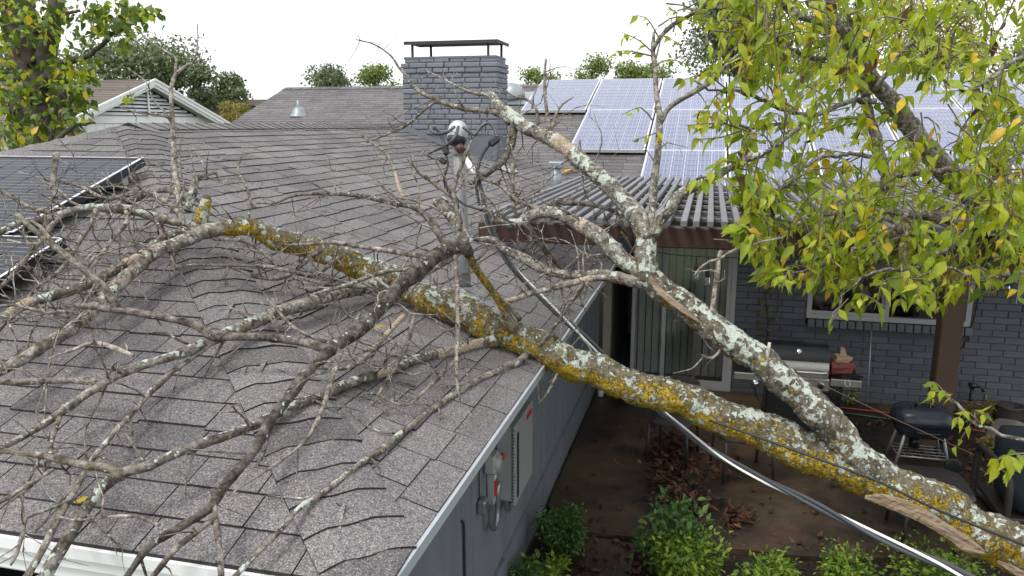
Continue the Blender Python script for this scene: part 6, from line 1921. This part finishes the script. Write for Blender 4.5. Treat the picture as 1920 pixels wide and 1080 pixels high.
# louvred gable vent
b = MB()
zl0, zl1 = 3.47, 4.30
hw = lambda z: (NZP - .16 - z) / .35
b.add([(NX + .02, NYP - hw(zl0), zl0), (NX + .02, NYP + hw(zl0), zl0), (NX + .02, NYP, zl0 + hw(zl0) * .35)], [(0, 1, 2)])
vent = b.build('gable_vent', M_DARK, nh)
k = 0
z = zl0 + .02
while z < zl1 - .06:
    h_ = hw(z + .1)
    if h_ > .1:
        b = MB(); b.add([(NX + .03, NYP - h_, z + .055), (NX + .03, NYP + h_, z + .055), (NX + .10, NYP + h_, z), (NX + .10, NYP - h_, z), (NX + .10, NYP - h_, z - .015), (NX + .10, NYP + h_, z - .015)], [(3, 2, 1, 0), (4, 5, 2, 3)])
        b.build('louvre_slat', M_WHITE, vent)
    z += .105
b = MB(); b.box2((NX + .112, NYP - .03, zl0 - .05), (NX + .14, NYP + .03, zl1 + .0)); b.build('vent_mullion', M_WHITE, vent)
b = MB(); b.box2((NX + .005, NY0 + .6, zl0 - .22), (NX + .06, NY1 - .6, zl0 - .04)); b.build('band_board', M_WHITE, nh)
for k in range(22):
    y = NY0 + .75 + k * .31
    b = MB(); b.box2((NX + .004, y + .008, 0.3), (NX + .022, y + .302, zl0 - .225)); b.build('board', M_WHITE, nwall)
# small grey roof farther back
fh = thing('far_house', 'flat grey roof edge of a far house beside the hedge', 'house', tuple(ground(480, 420)))
b = MB(); q = at(478, 196, 52); b.box(q + (0, 0, -1.6), (6, 8, 3.0)); b.box(q + (0, 0, 0), (6.6, 8.6, .35)); b.build('wall', M_NROOF, fh)


# ------------------------------------------------------------------ shrubs and fallen leaves
def shrub(c, rad, h, label, n, mat, leaf, seed, lobes=7, name='shrub', stems_=10, spread=.55):
    g = np.random.default_rng(seed)
    c = np.array(c, float)
    t = thing(name, label, 'shrub', tuple(c))
    b = MB()
    tips = []
    for k in range(stems_):
        a = g.uniform(0, 6.28); rr = rad * math.sqrt(g.random())
        tip = c + (math.cos(a) * rr, math.sin(a) * rr, h * g.uniform(.55, 1.0))
        P = smooth_path([c + g.normal(0, .02, 3) * (1, 1, 0), (c + tip) / 2 + g.normal(0, .04, 3), tip], .06)
        b.tube(P, np.linspace(.008, .002, len(P)), 4, 0, False)
        tips.append(P)
    b.build('stems', M_TRUNK, t)
    b = MB()
    sh = leaf_pts(1, .55, .25, .3, .15, 3)
    for k in range(n):
        P = tips[int(g.integers(len(tips)))]
        q = P[int(len(P) * (1 - .7 * g.random() ** 1.3)) - 1] + g.normal(0, rad * spread * .3, 3)
        q[2] = max(q[2], c[2] + .02)
        out = (q - c - np.array([0, 0, h * .4])); out /= np.linalg.norm(out) + 1e-6
        B = basis(out + g.normal(0, .7, 3), np.array([0, 0, 1.]) + g.normal(0, .5, 3))
        b.add((sh[0] * leaf * g.uniform(.6, 1.2)) @ B.T + q, sh[1], 0, False, (float(g.random()), 1, 1, 1))
    b.build('foliage', mat, t)
    return t


shrub(ground(1050, 1035), .20, .42, 'dense dark boxwood shrub at the foot of the grey siding', 2600, M_BUSH, .034, 41)
shrub(ground(1030, 1100), .20, .26, 'pale yellow green leaved plant below the dark boxwood', 420, M_BUSHL, .06, 42)
shrub(ground(985, 1110), .18, .24, 'low dark shrub squeezed against the wall corner at the bottom', 1100, M_BUSH, .034, 43)
shrub(ground(1250, 1075), .28, .62, 'tall open shrub with dark leafy shoots in the bottom middle', 900, M_BUSH, .062, 44, stems_=16)
shrub(ground(1290, 1100), .34, .46, 'bright green rounded shrub in front of the tall open one', 2600, M_BUSHL, .042, 45, stems_=18)
shrub(ground(1430, 1110), .26, .26, 'low pale green shrub right of the bright rounded one', 900, M_BUSHL, .045, 46)
shrub(ground(1590, 1120), .24, .36, 'bright green shrub below the power cable', 2000, M_BUSHL, .036, 47, stems_=16)
shrub(ground(1760, 1125), .40, .30, 'wide green shrub below the trunk at the bottom right', 2800, M_BUSHL, .036, 48, stems_=24)
shrub((2.98, 8.95, 0), .20, .34, 'small rusty orange shrub by the brick wall', 900, M_FAR[2], .035, 49)
shrub((2.86, 8.05, 0), .16, .2, 'straw coloured grass tuft in front of the garden stone', 300, M_FAR[2], .05, 50)
shrub((2.5, 8.75, 0), .12, .24, 'small green weed behind the pergola post', 200, M_BUSHL, .045, 51)
shrub((2.75, 7.35, 0), .12, .14, 'tiny green seedling in the mulch right of the patio', 120, M_BUSHL, .05, 52)
shrub((1.68, 9.22, 0), .06, .3, 'thin green weed against the brick wall by the mesh bin', 40, M_BUSHL, .05, 53)
cl = thing('climbing_vine', 'sparse pale vine climbing the brick wall behind the grill', 'vine', (0.72, 9.37, .9))
b = MB(); g = np.random.default_rng(6)
P = smooth_path([(0.72, 9.36, .3), (0.75, 9.36, .9), (0.70, 9.36, 1.3), (0.72, 9.36, 1.8)], .05)
b.tube(P, .006, 5); b.tube(smooth_path([(0.75, 9.36, .9), (0.85, 9.36, 1.1), (0.83, 9.36, 1.35)], .05), .004, 5); b.build('stem', M_TRUNK, cl)
b = MB(); sh = leaf_pts(.07, .045, .2, .3, .1, 3)
for k in range(26):
    q = P[int(g.integers(len(P)))] + g.normal(0, .05, 3) * (1, .1, 1) + (0, -.02, 0)
    b.add(sh[0] @ basis(g.normal(0, 1, 3), np.array([0, -1., .3]) + g.normal(0, .4, 3)).T + q, sh[1], 0, False, (float(g.random()), 1, 1, 1))
b.build('foliage', M_FAR[2], cl)

lit = MB(); g = np.random.default_rng(77)
sh = [leaf_pts(.075, .045, .3, -.3, .4, 3), leaf_pts(.06, .04, .5, .2, -.4, 3), leaf_pts(.085, .04, .15, -.5, .2, 3)]


def litter(px, py, sx, sy, n, z=0.055, sc=1.0):
    for k in range(n):
        p = ground(px + g.normal(0, sx), py + g.normal(0, sy), z)
        if p[0] < XW + .05: continue
        p[2] = z + abs(g.normal(0, .012))
        s_ = sh[int(g.integers(3))]
        B = basis(np.append(g.normal(0, 1, 2), g.normal(0, .25)), np.array([g.normal(0, .35), g.normal(0, .35), 1]))
        lit.add((s_[0] * sc * g.uniform(.5, 1.1)) @ B.T + p, s_[1], 0, False, (float(g.random()), 1, 1, 1))


litter(1255, 840, 26, 26, 330); litter(1262, 900, 18, 40, 260); litter(1290, 945, 30, 18, 200); litter(1340, 870, 34, 14, 90)
litter(1385, 972, 18, 10, 90); litter(1200, 1055, 50, 18, 60, .02); litter(1120, 1010, 40, 30, 26, .05); litter(1080, 1060, 22, 22, 40, .02, 1.3)
litter(1150, 850, 70, 80, 26); litter(1600, 950, 120, 60, 50); litter(1850, 860, 45, 50, 120, .012); litter(1880, 960, 40, 50, 80, .012); litter(1600, 795, 90, 5, 60); litter(1850, 790, 40, 12, 60, .012)
litter(1420, 1030, 160, 20, 60, .02)
tag(lit.build('leaf_litter', M_LITTER), kind='stuff')


def one_leaf(px, py, label, mat, sc=1.0, rot=0.0):
    n_, c_ = ((1 / 3, 0, 1), ZE + XE / 3)
    p = on(px, py, n_, c_)
    q2 = on(px, py, (0, -1 / 3, 1), ZE - YF / 3)
    if q2[2] < p[2]: p = q2
    p[2] += .02
    o = MB(); s_ = leaf_pts(.085, .045, .25, -.2, .2)
    o.add((s_[0] * sc) @ basis(np.array([math.cos(rot), math.sin(rot), 0.1]), np.array([.2, -.2, 1])).T + p, s_[1], 0, True, (.5, 1, 1, 1))
    t = o.build('fallen_leaf', mat); t.location = (0, 0, 0)
    tag(t, label, 'leaf', 'single leaves lying on the roof')


one_leaf(702, 624, 'single pale yellow leaf beside the red leaf on the shingles', M_LEAFY, .6, .2)
one_leaf(716, 619, 'single red leaf on the shingles behind the dark branch', M_RED, .55, -.2)
one_leaf(140, 955, 'single yellow leaf caught on the mossy branch at bottom left', M_LEAFY, .6, .4)
for k, (x, y) in enumerate(((1052, 328), (1067, 326))):
    p = np.array(on(x, y, (0, -1 / 3, 1), ZE - YB / 3)); p[2] += .03
    o = MB(); s_ = leaf_pts(.16, .09, .3, -.3, .2); o.add(s_[0] @ basis(np.array([1, .3, .1]), np.array([0, -.4, 1.])).T + p, s_[1], 0, True, (.4, 1, 1, 1))
    tag(o.build('fallen_leaf', M_LEAFB if k else M_LEAFY), ('tan leaf lying on the roof just right of the square topped vent pipe', 'smaller brown leaf beside the tan leaf near the vent pipe')[k], 'leaf', 'single leaves lying on the roof')

# twig litter broken off on the shingles
deb = MB(); g = np.random.default_rng(15)
for k in range(150):
    x_, y_ = (g.uniform(-3.4, -.8), g.uniform(1.7, 5.2))
    z_ = zmain(x_, y_)
    p = np.array([x_, y_, z_ + .012]); a_ = g.uniform(0, 6.28); pts = [p]
    n_ = int(g.integers(2, 5))
    for j in range(n_):
        a_ += g.normal(0, .5)
        q = pts[-1] + np.array([math.cos(a_), math.sin(a_), 0]) * g.uniform(.015, .045)
        q[2] = zmain(q[0], q[1]) + .011 + abs(g.normal(0, .004)); pts.append(q)
    t_ = g.uniform(.5, 1.3)
    deb.tube(pts, np.linspace(g.uniform(.0015, .004), .001, len(pts)), 5, 0, True, .1, (t_, .2, .1, 1.0))
tag(deb.build('twig_litter', M_BARK), kind='stuff')
